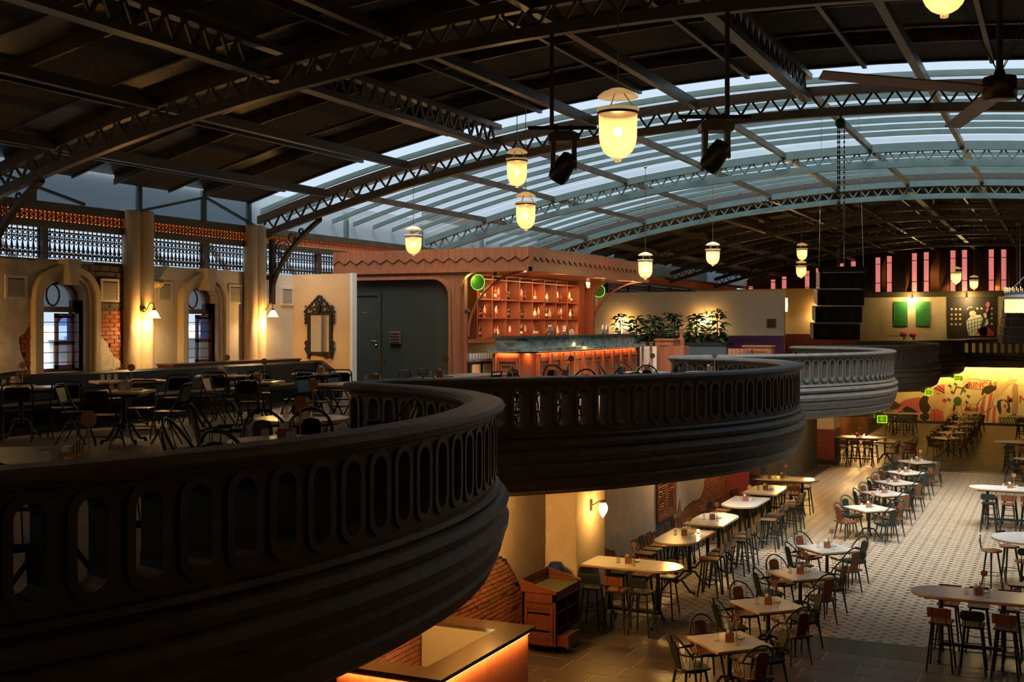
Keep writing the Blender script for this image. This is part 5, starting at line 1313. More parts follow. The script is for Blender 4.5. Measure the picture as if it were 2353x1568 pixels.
# ================================================================ LOWER HALL SEATING
ORDN = ['first','second','third','fourth','fifth','sixth','seventh','eighth','ninth','tenth','eleventh','twelfth','thirteenth','fourteenth']
rows = [16.61,19.07,21.67,24.39,30.18,32.99,35.4,37.93,41.1]
far = [50.18,52.82,55.98,58.95,61.81]
for i, y in enumerate(rows + far):
    x = -4.30 if i < 9 else -4.08
    who = 'the %s square table from the lower bar end' % ORDN[i] if i < 9 else 'the %s square table on slate before the mural' % ORDN[i-9]
    LOW.put((x, y, 0), PI/4, 'white-topped square pedestal table, %s in the centre row%s' % (ORDN[i if i < 9 else i-9], ' from the lower bar end' if i < 9 else ' before the mural'), 'square tables of the centre row')
    for k, a in enumerate((3*PI/4, 5*PI/4, 7*PI/4, PI/4)):      # NW SW SE NE
        d = .66 + RND.uniform(-.03,.06); kind = (ARM_W, ARM_G)[(k + (i in (4,7))) % 2]
        lab = ('wooden-seated hoop armchair at %s' if kind is ARM_W else 'green metal hoop armchair at %s') % who + (', wall side' if math.cos(a) < 0 else ', open side')
        kind.put((x+d*math.cos(a), y+d*math.sin(a), 0), a+PI+RND.uniform(-.12,.12), lab, 'hoop armchairs of the centre row')
    dress(x, y, .75, who, pad=PADN if i == 0 else PAD)
# left high tables
def high(x, y, rz, who, label, stools, candle=False):
    HIGH.put((x, y, 0), rz, label, 'high tables with one rounded end')
    M = TR(x,y,0) @ RZ(rz)
    for (u, v, wd, s) in stools:
        s = s.replace(',', '') + (', square end' if u < .5 else ', round end' if u > 1 else ', middle')
        p = M @ Vector((u, v, 0)); a = rz + (PI/2 if v < 0 else -PI/2)
        (ST_W if wd else ST_G).put((p.x, p.y, 0), a + RND.uniform(-.08,.08), ('wooden bar stool %s' if wd else 'green metal bar stool %s') % s, 'bar stools at the high tables')
    p = M @ Vector((.75, 0, 1.05)); dress(p.x, p.y, 1.05, who, candle=candle)
S = lambda near, far_, wn, wf: [(.32+.46*k, -.66, w, near) for k, w in enumerate(wn)] + [(.32+.46*k, .66, w, far_) for k, w in enumerate(wf)]
high(XP+.01, 19.82, 0, 'the high table against the pale plaster pillar', 'high white table butting against the pale plaster pillar', S('on the service cabinet side of the pillar table','on the tiled side of the pillar table',(0,1,0),(0,1,0)))
def row_tables(y0, tag1, tag2, c):
    high(-6.86, y0+1.75, -PI/2, tag1, 'high white round-ended table %s, pointing at the cabinet' % tag1.split(',')[-1].strip(), S('on wall side of '+tag1,'on aisle side of '+tag1,(1,0,1),(1,0,1)), c)
    high(-6.86, y0+2.35, PI/2, tag2, 'high white round-ended table %s, pointing away' % tag2.split(',')[-1].strip(), S('on aisle side of '+tag2,'on wall side of '+tag2,(0,1,0),(1,0,1)))
row_tables(21.92, 'the table, before the shutters', 'the table, right beside the shutters', True)
row_tables(27.0, 'the table, first past the shutters', 'the table, second past the shutters', False)
high(XP+.01, 32.6, 0, 'the high table against the first maroon pillar', 'high white table butting against the first maroon pillar', S('on the near side of the first maroon pillar table','on the far side of the first maroon pillar table',(0,0,1),(0,1,0)))
high(XP+.01, 45.85, 0, 'the high table against the socket pillar', 'high white table butting against the maroon pillar with the socket', S('on the tiled side of the socket pillar table','on the mural side of the socket pillar table',(0,0,0),(0,1,0)), True)
high(-7.7, 59.2, 0, 'the high table beside the wood panelling', 'high white table before the piano part of the mural', S('on the hall side of the mural high table','on the mural side of the mural high table',(0,0,0),(0,0,0)))
for x, y, a, wd, lb in ((-5.75,46.35,2.6,1,'wooden hoop armchair at the round end of the socket pillar table'),(-5.2,46.9,2.2,1,'wooden hoop armchair standing free beyond the socket pillar table'),(-5.3,48.1,-2.7,0,'green hoop armchair at the square table beyond the socket pillar')):
    (ARM_W if wd else ARM_G).put((x,y,0), a, lb, 'hoop armchairs by the socket pillar')
LOW.put((-6.2,47.7,0), 0, 'white square table just beyond the socket pillar high table', 'square tables of the centre row'); dress(-6.2, 47.7, .75, 'the square table beyond the socket pillar', candle=False)
# right high tables (butting against the opposite pillars)
for y, nm in ((19.85,'nearest the slate border'),(33.1,'facing the first maroon pillar'),(46.4,'facing the socket pillar'),(59.35,'before the striped mural shirt')):
    who = 'the opposite table %s' % nm
    high(-.42, y, PI, who, 'high white table on the opposite side, %s' % nm, [(u,-v,w,s) for (u,v,w,s) in S('before '+who,'behind '+who,(1,0,1),(1,0,1))] if y < 25 else S('behind '+who,'before '+who,(1,0,1),(1,1,0)))
RT = mk_round(.68, 1.05); RT.put((-.58,25.55,0), 0, 'round high white table on the opposite side of the tiles'); bpy.data.objects['round_table']['category'] = 'table'
for (x, y, a, w_) in ((-1.25,25.6,0,'facing the open tiles'),(-.95,26.25,-.7,'on its mural side'),(-.6,24.7,PI/2,'on its slate border side')): ST_R.put((x,y,0), a, 'round-seated bar stool at the round high table, ' + w_, 'round bar stools')
for (px, py) in ((2342,1343),(2338,1372)):
    x, y = onZ(px, py, .73); ST_W.put((x,y,0), 0, 'wooden bar stool between the round high table and the front table', 'bar stools at the high tables')
LOW.put((-.85,43.6,0), PI/4, 'white square table near the edge of the tiles on the opposite side'); ARM_G.put((-1.4,42.9,0), .8, 'green hoop armchair at the lone square table by the tile edge'); dress(-.85, 43.6, .75, 'the lone square table by the tile edge')

# ================================================================ MEZZANINE SEATING
bq = thing('banquette', 'long black leather banquette along the mezzanine wall', 'sofa', (0,0,0))
ptsb = [onZ(0,1000,ZM), onZ(300,960,ZM), onZ(560,950,ZM)]
BQX = -15.15
back = [(BQX-.34,ZM),(BQX-.34,4.42),(BQX-.30,4.47),(BQX-.20,4.48),(BQX-.14,4.44),(BQX-.05,4.06),(BQX-.05,ZM)]
def ext(prof, ya, yb): return MB().sweep([(x, z) for x, z in prof], [(0, ya, 1, 0), (0, yb, 1, 0)])
ext(back, 8.5, 22.3).build('back_cushion', M_black, bq)
ext([(BQX-.05,ZM+.1),(BQX-.05,4.04),(BQX+.40,4.06),(BQX+.47,4.03),(BQX+.47,3.95),(BQX+.42,ZM+.1)], 8.5, 22.3).build('seat_cushion', M_black, bq)
ext([(BQX-.3,ZM),(BQX-.3,ZM+.1),(BQX+.36,ZM+.1),(BQX+.36,ZM)], 8.5, 22.3).build('plinth', M_iron, bq)
MB().prism([(BQX-.34,ZM),(BQX+.44,ZM),(BQX+.44,4.05),(BQX+.2,4.3),(BQX-.1,4.48),(BQX-.34,4.48)], 0, .16, TR(0,22.46,0) @ MXZ).build('end_panel', M_black, bq)
pbx = thing('window_planter', 'low dark red planter trough behind the banquette under the second window', 'planter', (0,0,0))
MB().bx(XW+.2,XW+.6,17.9,22.1,4.30,4.50).build('trough', mat('dark_red_wood', (.10,.028,.02), None, .5), pbx); MB().bx(XW+.18,XW+.62,17.88,22.12,4.50,4.53).build('rim', MATS['dark_red_wood'], pbx)
MB().bx(XW+.25,XW+.55,18,22,ZM,4.30).build('support', M_iron, pbx)
RECT_A = mk_rect(1.15, .72); RECT_B = mk_rect(.72, .72); RND_T = mk_round(.48)
TC = [0, 0]
def side(x, y):
    dx, dy = x-TC[0], y-TC[1]
    return (', wall side' if dx < 0 else ', rail side') if abs(dx) > abs(dy) else (', front side' if dy < 0 else ', bar side')
def mz(kind, x, y, rz, label):
    TC[0], TC[1] = x, y; return kind.put((x, y, ZM), rz, label, 'mezzanine tables')
def fc(x, y, ang, who): FOLD.put((x, y, ZM), ang, 'black folding chair at %s' % who + side(x, y), 'folding chairs on the mezzanine')
def cen(*pts): return (sum(p[0] for p in pts)/len(pts), sum(p[1] for p in pts)/len(pts))
DK = PI/2
mz(RECT_A, -14.28, 13.0, 0.95, 'long mezzanine table by the torn plaster left of the brick window'); dress(-14.4, 13.0, 4.35, 'the mezzanine table by the torn plaster')
fc(-13.75, 12.45, 2.4, 'the mezzanine table by the torn plaster'); fc(-13.55, 13.15, 2.5, 'the mezzanine table by the torn plaster')
mz(RECT_A, -14.3, 15.3, 1.0, 'long mezzanine table below the brick window'); PLA.put((-14.3,15.5,4.35),0,'small white plate on the mezzanine table below the brick window','side plates on the tables')
for k in range(3): TUM.put((-14.6+.07*k, 15.0+.08*k, 4.35), 0, 'upturned tumbler on the mezzanine table below the brick window', 'tumblers on the tables')
fc(-13.7, 15.75, 2.6, 'the mezzanine table below the brick window'); fc(-13.45, 16.35, 2.7, 'the mezzanine table below the brick window')
mz(RECT_B, -12.2, 12.95, .45, 'small mezzanine table with bare floor around it'); dress(-12.2, 12.95, 4.35, 'the small mezzanine table on the open floor')
fc(-12.75, 12.6, .45, 'the small mezzanine table on the open floor'); fc(-11.95, 12.3, 1.9, 'the small mezzanine table on the open floor'); fc(-11.6, 13.25, 3.5, 'the small mezzanine table on the open floor'); fc(-12.5, 13.6, -1.1, 'the small mezzanine table on the open floor')
mz(RECT_A, -14.05, 17.6, .62, 'long mezzanine table below the second arched window'); dress(-14.2, 17.6, 4.35, 'the mezzanine table below the second window', glasses=0)
fc(-13.75, 17.0, 1.9, 'the mezzanine table below the second window'); fc(-13.25, 17.5, 2.2, 'the mezzanine table below the second window')
mz(RECT_B, -12.15, 16.0, .35, 'small mezzanine table in front of the long table below the second window'); dress(-12.15, 16.0, 4.35, 'the small mezzanine table before the second window', glasses=1)
fc(-12.75, 15.75, .35, 'the small mezzanine table before the second window'); fc(-11.85, 15.45, 1.9, 'the small mezzanine table before the second window'); fc(-11.55, 16.3, 3.4, 'the small mezzanine table before the second window')
mz(RECT_A, -13.0, 19.15, .55, 'long mezzanine table below the ornate mirror'); dress(-13.0, 19.1, 4.35, 'the mezzanine table below the ornate mirror', glasses=0)
fc(-12.85, 18.5, 1.8, 'the mezzanine table below the ornate mirror'); fc(-12.35, 18.85, 2.0, 'the mezzanine table below the ornate mirror')
RECT_C = mk_rect(.8, 2.3)
mz(RECT_C, -10.3, 16.75, -.12, 'long mezzanine table behind the handrail dip before the dark olive door'); dress(-10.2, 16.6, 4.35, 'the long mezzanine table before the dark olive door', glasses=1)
for yy in (15.9, 16.8): fc(-10.95, yy, 0, 'the long mezzanine table before the dark olive door'); fc(-9.65, yy+.1, PI, 'the long mezzanine table before the dark olive door')
mz(RECT_C, -10.1, 19.4, -.05, 'long mezzanine table in front of the bar pier'); dress(-10.1, 18.6, 4.35, 'the long mezzanine table in front of the bar pier', glasses=1)
for yy in (18.8, 19.5): fc(-10.72, yy, 0, 'the long mezzanine table in front of the bar pier'); fc(-9.45, yy+.3, PI, 'the long mezzanine table in front of the bar pier')
def hoopch(x, y, a, who): ARM_B.put((x, y, ZM), a, 'black metal hoop armchair at %s' % who + side(x, y), 'black hoop armchairs on the mezzanine')
mz(RND_T, -7.0, 9.95, 0, 'round mezzanine table farther from the front handrail'); who = 'the round mezzanine table by the handrail dip'
dress(-7.1, 10.1, 4.35, who)
hoopch(-7.55, 9.35, .9, who); hoopch(-6.45, 9.25, 2.3, who); hoopch(-7.45, 10.6, -.85, who); hoopch(-6.35, 10.6, -2.3, who)
mz(RND_T, -5.75, 7.95, 0, 'round mezzanine table tucked behind the front handrail'); who = 'the round table tucked behind the front handrail'
dress(-5.6, 7.75, 4.35, who, glasses=2)
hoopch(-6.45, 7.7, .4, who); hoopch(-5.65, 7.2, 1.6, who); hoopch(-6.3, 8.5, -.6, who)
mz(RND_T, -5.85, 5.6, 0, 'round mezzanine table hidden behind the front handrail at the napkin box'); who = 'the round table behind the front handrail'
dress(-5.85, 5.74, 4.35, who); hoopch(-5.3, 5.95, 3.5, who); hoopch(-6.4, 5.1, .8, who); hoopch(-5.5, 4.95, 2.0, who)
mz(RND_T, -5.6, 3.6, 0, 'round mezzanine table seen through the front balustrade slots'); who = 'the round table seen through the front slots'; hoopch(-5.15, 4.15, -2.2, who); hoopch(-6.15, 3.9, -.5, who); hoopch(-5.75, 2.95, 1.6, who)
mz(RND_T, -7.45, 22.3, 0, 'round mezzanine table before the teak bar counter, farther one'); who = 'the round table by the bar counter end'; dress(-7.4, 22.2, 4.35, who); hoopch(-7.2, 21.65, 1.8, who); hoopch(-8.05, 22.0, .4, who); hoopch(-7.1, 23.0, -2.0, who); hoopch(-8.0, 22.75, -.7, who)
mz(RND_T, -8.15, 19.7, 0, 'round mezzanine table before the middle of the bar counter'); who = 'the round table before mid bar counter'; dress(-8.15, 19.78, 4.35, who); hoopch(-7.6, 19.2, 2.2, who); hoopch(-7.5, 20.2, 3.8, who); hoopch(-8.75, 19.4, .3, who); hoopch(-8.6, 20.4, -.9, who)
mz(RND_T, -6.3, 17.2, 0, 'round mezzanine table behind the slots of the second bay'); who = 'the round table behind the second bay slots'; hoopch(-5.75, 16.9, 2.8, who); hoopch(-6.8, 16.8, .6, who); hoopch(-6.2, 17.8, -1.5, who); hoopch(-7.1,15.6,.6,who); hoopch(-6.9,14.5,1.8,who)
mz(RND_T, -6.35, 22.95, 0, 'round mezzanine table inside the tip of the second bay'); who = 'the round table inside the second bay tip'; dress(-6.3, 22.77, 4.35, who, glasses=0, plate=False); hoopch(-5.85, 22.5, 2.4, who)
mz(RND_T, -6.6, 29.0, 0, 'round mezzanine table inside the third bay'); who = 'the round table inside the third bay'; hoopch(-6.2, 29.6, -2, who); hoopch(-7.2, 28.8, .3, who); mz(RND_T, -9.4, 35.5, 0, 'round mezzanine table near the planter bench'); hoopch(-8.8, 35.6, PI, 'the round table near the planter bench')
# ================================================================ LOWER BAR, SERVICE CABINET
lb_ = thing('lower_bar', 'lower bar counter with dark stone top and glowing wood front', 'counter', (0,0,0))
bx0, bx1, by0, by1 = -8.3, -6.70, 12.35, 15.15
M_ltop = mat('brown_granite', (.045,.03,.016), (.10,.07,.035), .15, 0, 14)
MB().bx(bx1-.42,bx1,by0,by1,1.0,1.05).bx(bx0,bx1-.42,by1-.42,by1,1.0,1.05).bx(bx0,bx1-.42,by0,by0+.42,1.0,1.05).build('stone_top', M_ltop, lb_)
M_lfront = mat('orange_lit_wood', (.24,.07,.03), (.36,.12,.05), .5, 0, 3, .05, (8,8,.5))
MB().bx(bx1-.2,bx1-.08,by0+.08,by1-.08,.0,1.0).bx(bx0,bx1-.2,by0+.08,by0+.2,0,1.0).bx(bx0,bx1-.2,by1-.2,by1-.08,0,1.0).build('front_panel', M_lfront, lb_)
MB().bx(bx1-.42,bx1-.39,by0+.42,by1-.42,.1,1.0).bx(bx0,bx1-.42,by1-.42,by1-.39,.1,1.0).build('inner_lining', mat('cream_lining', (.42,.36,.22), None, .6), lb_)
MB().bx(bx1-.07,bx1-.05,by0+.1,by1-.1,.96,.98).build('light_strip', emit('bar_led', (1,.55,.16), 2), lb_)
strip_light('bar_front_wash', (bx1-.03, (by0+by1)/2, .95), (.04, 2.6), 5, (1,.45,.12), (0, 0, 0), lb_); strip_light('bar_end_wash', ((bx0+bx1)/2, by0+.04, .95), (1.4,.04), 2.2, (1,.45,.12), (0,0,0), lb_)
point('bar_inner_lamp', (-7.6, 13.8, .8), 1.4, (1,.7,.3), .1, lb_)
sc_ = thing('service_cabinet', 'reddish wood service cabinet with open shelves and a drawer pulled out', 'cabinet', (-7.62, 17.88, 0))
w, l, h = .29, .52, 1.02       # half width x, half length y
M_cab = mat('cabinet_mahogany', (.075,.020,.010), (.12,.034,.017), .4, 0, 3, .06, (6,6,.7))
MB().bx(-w,w,-l,-l+.03,.08,h).bx(-w,w,l-.03,l,.08,h).bx(-w,-w+.03,-l,l,.08,h).bx(-w,w,-.015,.015,.3,h-.2).build('carcass', M_cab, sc_)
MB().bx(-w,w,-l,l,.08,.12).bx(-w,w-.02,-l,l,.34,.37).bx(-w,w-.02,-l,l,.62,.65).build('shelf', M_cab, sc_)
MB().bx(-w,w,-l,l,h-.18,h-.05).build('apron', M_cab, sc_)
MB().prism([(-w-.02,h+.14),(w+.02,h),(w+.02,h-.05),(-w-.02,h-.05)], -l, -l-.03, MXZ.copy() @ Matrix.Identity(4)).build('side_gallery', M_cab, sc_)
MB().prism([(-w-.02,h+.14),(w+.02,h),(w+.02,h-.05),(-w-.02,h-.05)], l, l+.03, MXZ).build('side_gallery', M_cab, sc_)
MB().bx(-w-.02,-w+.01,-l,l,h-.05,h+.16).build('back_gallery', M_cab, sc_); MB().bx(-w,w,-l,l,h-.05,h-.03).build('green_top', mat('green_baize', (.06,.06,.02), None, .8), sc_)
d1 = MB().bx(w-.02,w+.18,-l+.05,-.03,.13,.30).bx(w+.18,w+.21,-l+.03,-.01,.11,.32).build('drawer', M_cab, sc_); MB().bx(w-.02,w+.03,.01,l-.03,.11,.32).build('drawer', M_cab, sc_)
pnl = MB().ring([(-w+.04,.14),(w-.04,.14),(w-.04,h-.24),(-w+.04,h-.24)], [(-w+.09,.2),(w-.09,.2),(w-.09,h-.3),(-w+.09,h-.3)], 0, .015, TR(0,-l,0) @ MXZ).build('end_panel_bead', M_cab, sc_)
MB().bx(-w+.05,w-.05,-l-.02,-l,h-.2,h-.06).build('end_drawer', M_cab, sc_)
for sx in (-w+.05, w-.05):
    for sy in (-l+.05, l-.05): MB().lathe([(.03,0),(.03,.05),(.015,.08)], 8, (sx,sy,0)).build('castor', M_iron, sc_)
tin = thing('tumbler_stack', 'steel cup standing on the lower shelf of the service cabinet', 'cup', (-7.5, 18.12, .373)); MB().lathe([(.04,0),(.05,.1),(.046,.1),(.036,.01)], 12).build('cup_wall', M_chrome, tin, True); MB().lathe([(.05,.1),(.053,.105),(.05,.11)], 12).build('rim', M_chrome, tin)
wd_ = thing('water_dispenser', 'blue water bottle dispenser standing behind the service cabinet', 'dispenser', (-7.95, 18.85, 0)); MB().bx(-.17,.17,-.17,.17,0,.75).build('body', mat('navy_plastic', (.015,.03,.14), None, .35), wd_); MB().lathe([(.05,.75),(.15,.82),(.15,1.08),(.1,1.16)], 14).build('bottle', thin('blue_bottle', (.25,.4,.8), .6, .1, diffuse=(.03,.07,.3)), wd_, True); MB().bx(.17,.19,-.1,.1,.5,.62).build('tap_panel', mat('yellow_plastic', (.6,.42,.06), None, .4), wd_)
# ================================================================ LAMPS
M_shade = thin('frosted_lantern_glass', (1,.86,.60), .62, .5, em=(1,.66,.30), ems=.24, diffuse=(.72,.60,.42))
M_shadeoff = thin('pale_lantern_glass', (1,.9,.7), .7, .5, em=(1,.72,.38), ems=.25, diffuse=(.72,.64,.5))
def lantern(px, py_top, py_bot, pw, ztop, label, m=None, power=30, chain=True):
    # py_top/bot: glass bell top and bottom, pw: bell width in the photo; bell is 0.38 m across
    d = .38*FPX/pw; P = at_depth(px, (py_top+py_bot)/2, d); hh = (py_bot-py_top)/FPX*d
    g = thing('bell_lantern', label, 'pendant lamp', (P.x, P.y, P.z), 0, 'hanging glass bell lanterns'); r = .19; h = hh
    m = m or M_shade
    pr = [(.0001,-h/2-.035),(.03,-h/2-.03),(.034,-h/2-.012),(.03,-h/2+.004),(.06,-h/2+.01),(.105,-h/2+.035),(.14,-h/2+.075),(.165,-h/2+.13),(.176,-h/2+.19),(.182,h/2-.06),(.19,h/2-.03),(.2,h/2-.015),(.2,h/2)]
    MB().lathe(pr, 22).build('glass_bell', m, g, True)
    MB().lathe([(.190,h/2-.055),(.196,h/2-.05),(.196,h/2-.035),(.190,h/2-.03)], 22).build('band', M_brownsteel, g, True)
    MB().lathe([(.0001,h/2+.20),(.05,h/2+.19),(.07,h/2+.165),(.15,h/2+.13),(.19,h/2+.105),(.195,h/2+.11),(.15,h/2+.15),(.07,h/2+.185)], 22).build('smoke_cap', m, g, True)
    for k in range(3):
        a = 2*PI*k/3+.4; MB().tube([(.17*math.cos(a),.17*math.sin(a),h/2-.02),(.04*math.cos(a),.04*math.sin(a),h/2+.17)], .006, 4).build('chain', M_brass, g)
    MB().ball((0,0,.02), .045, 10, 8).build('bulb', M_bulbwarm, g, True)
    zt = zlow(P.x) + (.752 if 21.2 < P.y < 36.6 else .86)
    MB().tube([(0,0,h/2+.19),(0,0,zt-P.z)], .007, 5).build('hanging_chain', M_brass, g); MB().lathe([(.0001,0),(.05,-.01),(.03,-.05),(.008,-.07)], 10, (0,0,zt-P.z)).build('ceiling_rose', M_brass, g, True)
    point('lantern_lamp', (0,0,.02), power, (1,.64,.30), .05, g)
lantern(1420, 250, 365, 93, None, 'largest glass bell lantern hanging before the skylight')
lantern(1188, 365, 428, 49, None, 'glass bell lantern hanging just above its lower neighbour')
lantern(1208, 465, 527, 47, None, 'glass bell lantern hanging lower beside the other of the pair')
lantern(950, 540, 585, 39, None, 'glass bell lantern hanging in front of the bar fascia left part', None, 16)
lantern(1638, 573, 609, 33, None, 'paler glass bell lantern hanging over the cream partition', M_shadeoff, 12)
lantern(1483, 597, 640, 34, None, 'glass bell lantern half hidden behind the far end of the bar fascia')
lantern(1843, 571, 598, 25, None, 'far glass bell lantern hanging above another beside the loudspeaker stack'); lantern(1841, 611, 638, 24.2, None, 'far glass bell lantern hanging below another beside the loudspeaker stack')
lantern(2197, 625, 652, 24, None, 'far glass bell lantern before the mirrored gable, the higher one'); lantern(2238, 643, 665, 20, None, 'far glass bell lantern before the mirrored gable, the lower one')
lantern(2170, -108, 32, 110, None, 'glass bell lantern cut off by the top edge near the ceiling fan')
M_flower = thin('scalloped_glass_shade', (1,.85,.55), .6, .4, em=(1,.65,.25), ems=1.2, diffuse=(.8,.65,.4))
def sconce(X, Y, Z, label, nrm=(1,0), on=True, power=26):
    a = math.atan2(nrm[1], nrm[0]); g = thing('wall_sconce', label, 'wall lamp', (X,Y,Z), a, 'swan-neck wall sconces')
    MR_ = Matrix.Rotation(PI/2, 4, 'Y')
    MB().lathe([(.06,0),(.06,.012),(.03,.03),(.02,.05)], 12, (0,0,0), MR_).build('backplate', M_brass, g, True)
    MB().tube([(.04,0,0),(.07,0,-.02),(.10,0,.03),(.14,0,.10),(.2,0,.13),(.25,0,.10),(.26,0,.03),(.26,0,.0)], .011, 6).build('swan_neck', M_brass, g)
    MB().lathe([(.03,.02),(.035,-.02),(.02,-.03)], 10, (.26,0,0)).build('gallery', M_brass, g, True)
    n = 18; vs = []; prof = [(.03,-.02),(.06,-.06),(.085,-.11),(.10,-.15),(.12,-.17)]
    mb = MB()
    for i, (r, z) in enumerate(prof):
        for j in range(n):
            an = 2*PI*j/n; k = 1 + (.08 if j % 2 else 0)*(i/4); vs.append((.26+r*k*math.cos(an), r*k*math.sin(an), z))
    mb.add(vs, [(i*n+j,i*n+(j+1)%n,(i+1)*n+(j+1)%n,(i+1)*n+j) for i in range(4) for j in range(n)]).build('glass_shade', M_flower if on else M_glassware, g, True)
    MB().ball((.26,0,-.09), .035, 8, 6).build('bulb', M_bulbwarm if on else M_glassware, g, True)
    if on: point('sconce_lamp', (.26,0,-.12), power, (1,.60,.22), .04, g)
y1_, z1_ = onX(330,711,XW+.3); y2_, z2_ = onX(605,711,XW+.3)
sconce(XW+.30, y1_, z1_, 'swan-neck sconce lit on the buff column beside the brick bay'); sconce(XW+.30, y2_, z2_, 'swan-neck sconce lit on the column under the dark bracket')
sconce(XW+.05, 13.2, 5.6, 'swan-neck sconce on the torn plaster outside the front bracket', power=26); sconce(XW+.05, 9.5, 5.6, 'swan-neck sconce on the wall farther towards the front', power=20)
for px, py, on, lb2 in ((1432,727,True,'swan-neck sconce lit above the bare pole plant'),(1527,722,False,'swan-neck sconce unlit on the cream partition'),(1622,720,True,'swan-neck sconce lit above the arching plant')):
    X, Z = onY(px, py, YC-.02); sconce(X, YC, Z, lb2, (0,-1), on, 20)
# wall lamp of the lower pillar
yb_, zb_ = onX(1357,1158,XP); wl_ = thing('wall_lantern', 'pointed glass wall lantern on the pale plaster pillar', 'wall lamp', (XP, yb_, zb_))
MB().bx(0,.03,-.035,.035,-.12,.08).build('backplate', M_brass, wl_); MB().tube([(.02,0,-.02),(.08,0,.0),(.16,0,.05),(.24,0,.08)], .012, 6).build('arm', M_brass, wl_)
MB().lathe([(.05,.08),(.06,.05),(.05,.03)], 12, (.24,0,0)).build('cap', M_brass, wl_, True); MB().lathe([(.05,.03),(.085,-.04),(.085,-.09),(.06,-.16),(.02,-.22),(.0001,-.24)], 14, (.24,0,0)).build('glass_drop', M_flower, wl_, True); MB().ball((.24,0,-.06), .04, 8, 6).build('bulb', M_bulbwarm, wl_, True)
point('wall_lantern_lamp', (.26,0,-.06), 48, (1,.60,.22), .05, wl_)
for y in (25.0, 29.5, 36.5, 41):        # further lamps of the same kind along the lower wall
    q = copy_tree(wl_, (XL+.02, y+1.0, 2.55), 0, 'pointed glass wall lantern on the lower wall under the balcony', 'lower wall lanterns')
    point('wall_lantern_lamp', (.3,0,-.06), 30, (1,.60,.22), .05, q)
# exit-style green lights under the balcony noses
M_gs = thin('green_edge_panel', (.6,.8,.2), .45, .3, em=(.35,.65,.02), ems=.05, diffuse=(.12,.2,.02)); M_ge = emit('green_edge_glow', (.45,.90,.03), .7)
for px, py, w_, h_, Yg, lb3 in ((2021,967,19,14,32.5,'glowing green edge-lit sign under the third balcony bay'),(2131,904,14,10,45.0,'glowing green edge-lit sign under the fourth balcony bay'),(2197,870,11,10,57.5,'glowing green edge-lit sign under the last balcony bay')):
    X, Z = onY(px, py, Yg); s = Yg/FPX/(1.0)/2*.95*1.05; a, b = w_*s, h_*s
    g = thing('edge_lit_sign', lb3, 'sign', (X, Yg+.5, Z), .25); MB().bx(-a,a,-.01,.01,-b,b).build('acrylic_panel', M_gs, g)
    MB().ring([(-a-.015,-b-.015),(a+.015,-b-.015),(a+.015,b+.015),(-a-.015,b+.015)], [(-a,-b),(a,-b),(a,b),(-a,b)], -.012, .012, MXZ).build('glowing_edge', M_ge, g); MB().bx(-a*.6,-a*.5,-.01,.01,b,3.015-Z).bx(a*.5,a*.6,-.01,.01,b,3.015-Z).build('hanger', M_iron, g)
    point('sign_glow', (0,-.1,0), .25, (.6,1,.05), .05, g)
# ================================================================ STAGE LAMPS, LOUDSPEAKERS, FAN, CHANDELIER
def moving_head(px, ptop, pbot, pole_px, label):
    d = 13.7/((px-CX)/FPX*SN+CS); c = at_depth(px, (ptop+pbot)/2, d); g = thing('moving_head_lamp', label, 'stage lamp', (c.x, c.y, c.z), CAMANG, 'moving-head stage lamps')
    h = (pbot-ptop)/FPX*d
    M_b = mat('black_plastic', (.008,.008,.009), None, .4)
    MB().prism([(-.19,h/2-.12),(.19,h/2-.12),(.2,h/2-.04),(.12,h/2),(-.12,h/2),(-.2,h/2-.04)], -.14, .14, MXZ).build('base_box', M_b, g)
    for s in (-1, 1): MB().prism([(s*.16,h/2-.12),(s*.10,h/2-.12),(s*.11,-h/2+.18),(s*.165,-h/2+.15)], -.07, .07, MXZ).build('yoke_arm', M_b, g)
    MB().lathe([(.06,.19),(.10,.17),(.125,.05),(.13,-.12),(.11,-.19),(.09,-.2)], 16, (0,0,0), TR(0,0,-h/2+.18) @ Matrix.Rotation(.55,4,'Y') @ Matrix.Rotation(.25,4,'X')).build('lamp_head', M_b, g, True)
    MB().tube([(-.45,0,h/2+.06),(.42,0,h/2+.06)], .024, 8).build('cross_pipe', M_iron, g)
    for s in (-.09,.09): MB().tube([(s+.03*math.cos(t*PI/4),0,h/2+.06+.035*math.sin(t*PI/4)) for t in range(8)], .012, 5, True).bx(s-.015,s+.015,-.02,.02,h/2,h/2+.04).build('clamp', M_iron, g)
    po = at_depth(pole_px, ptop-8, d); loc = (Matrix.Rotation(-CAMANG,4,'Z') @ (po - c)); zt = zlow(po.x)-.002 - c.z
    MB().bx(loc.x-.025,loc.x+.025,-.025,.025,h/2+.05,zt).build('drop_pole', M_iron, g)
moving_head(1295, 305, 418, 1268, 'black moving-head lamp hanging left of the largest bell lantern'); moving_head(1645, 280, 393, 1671, 'black moving-head lamp hanging right of the largest bell lantern')
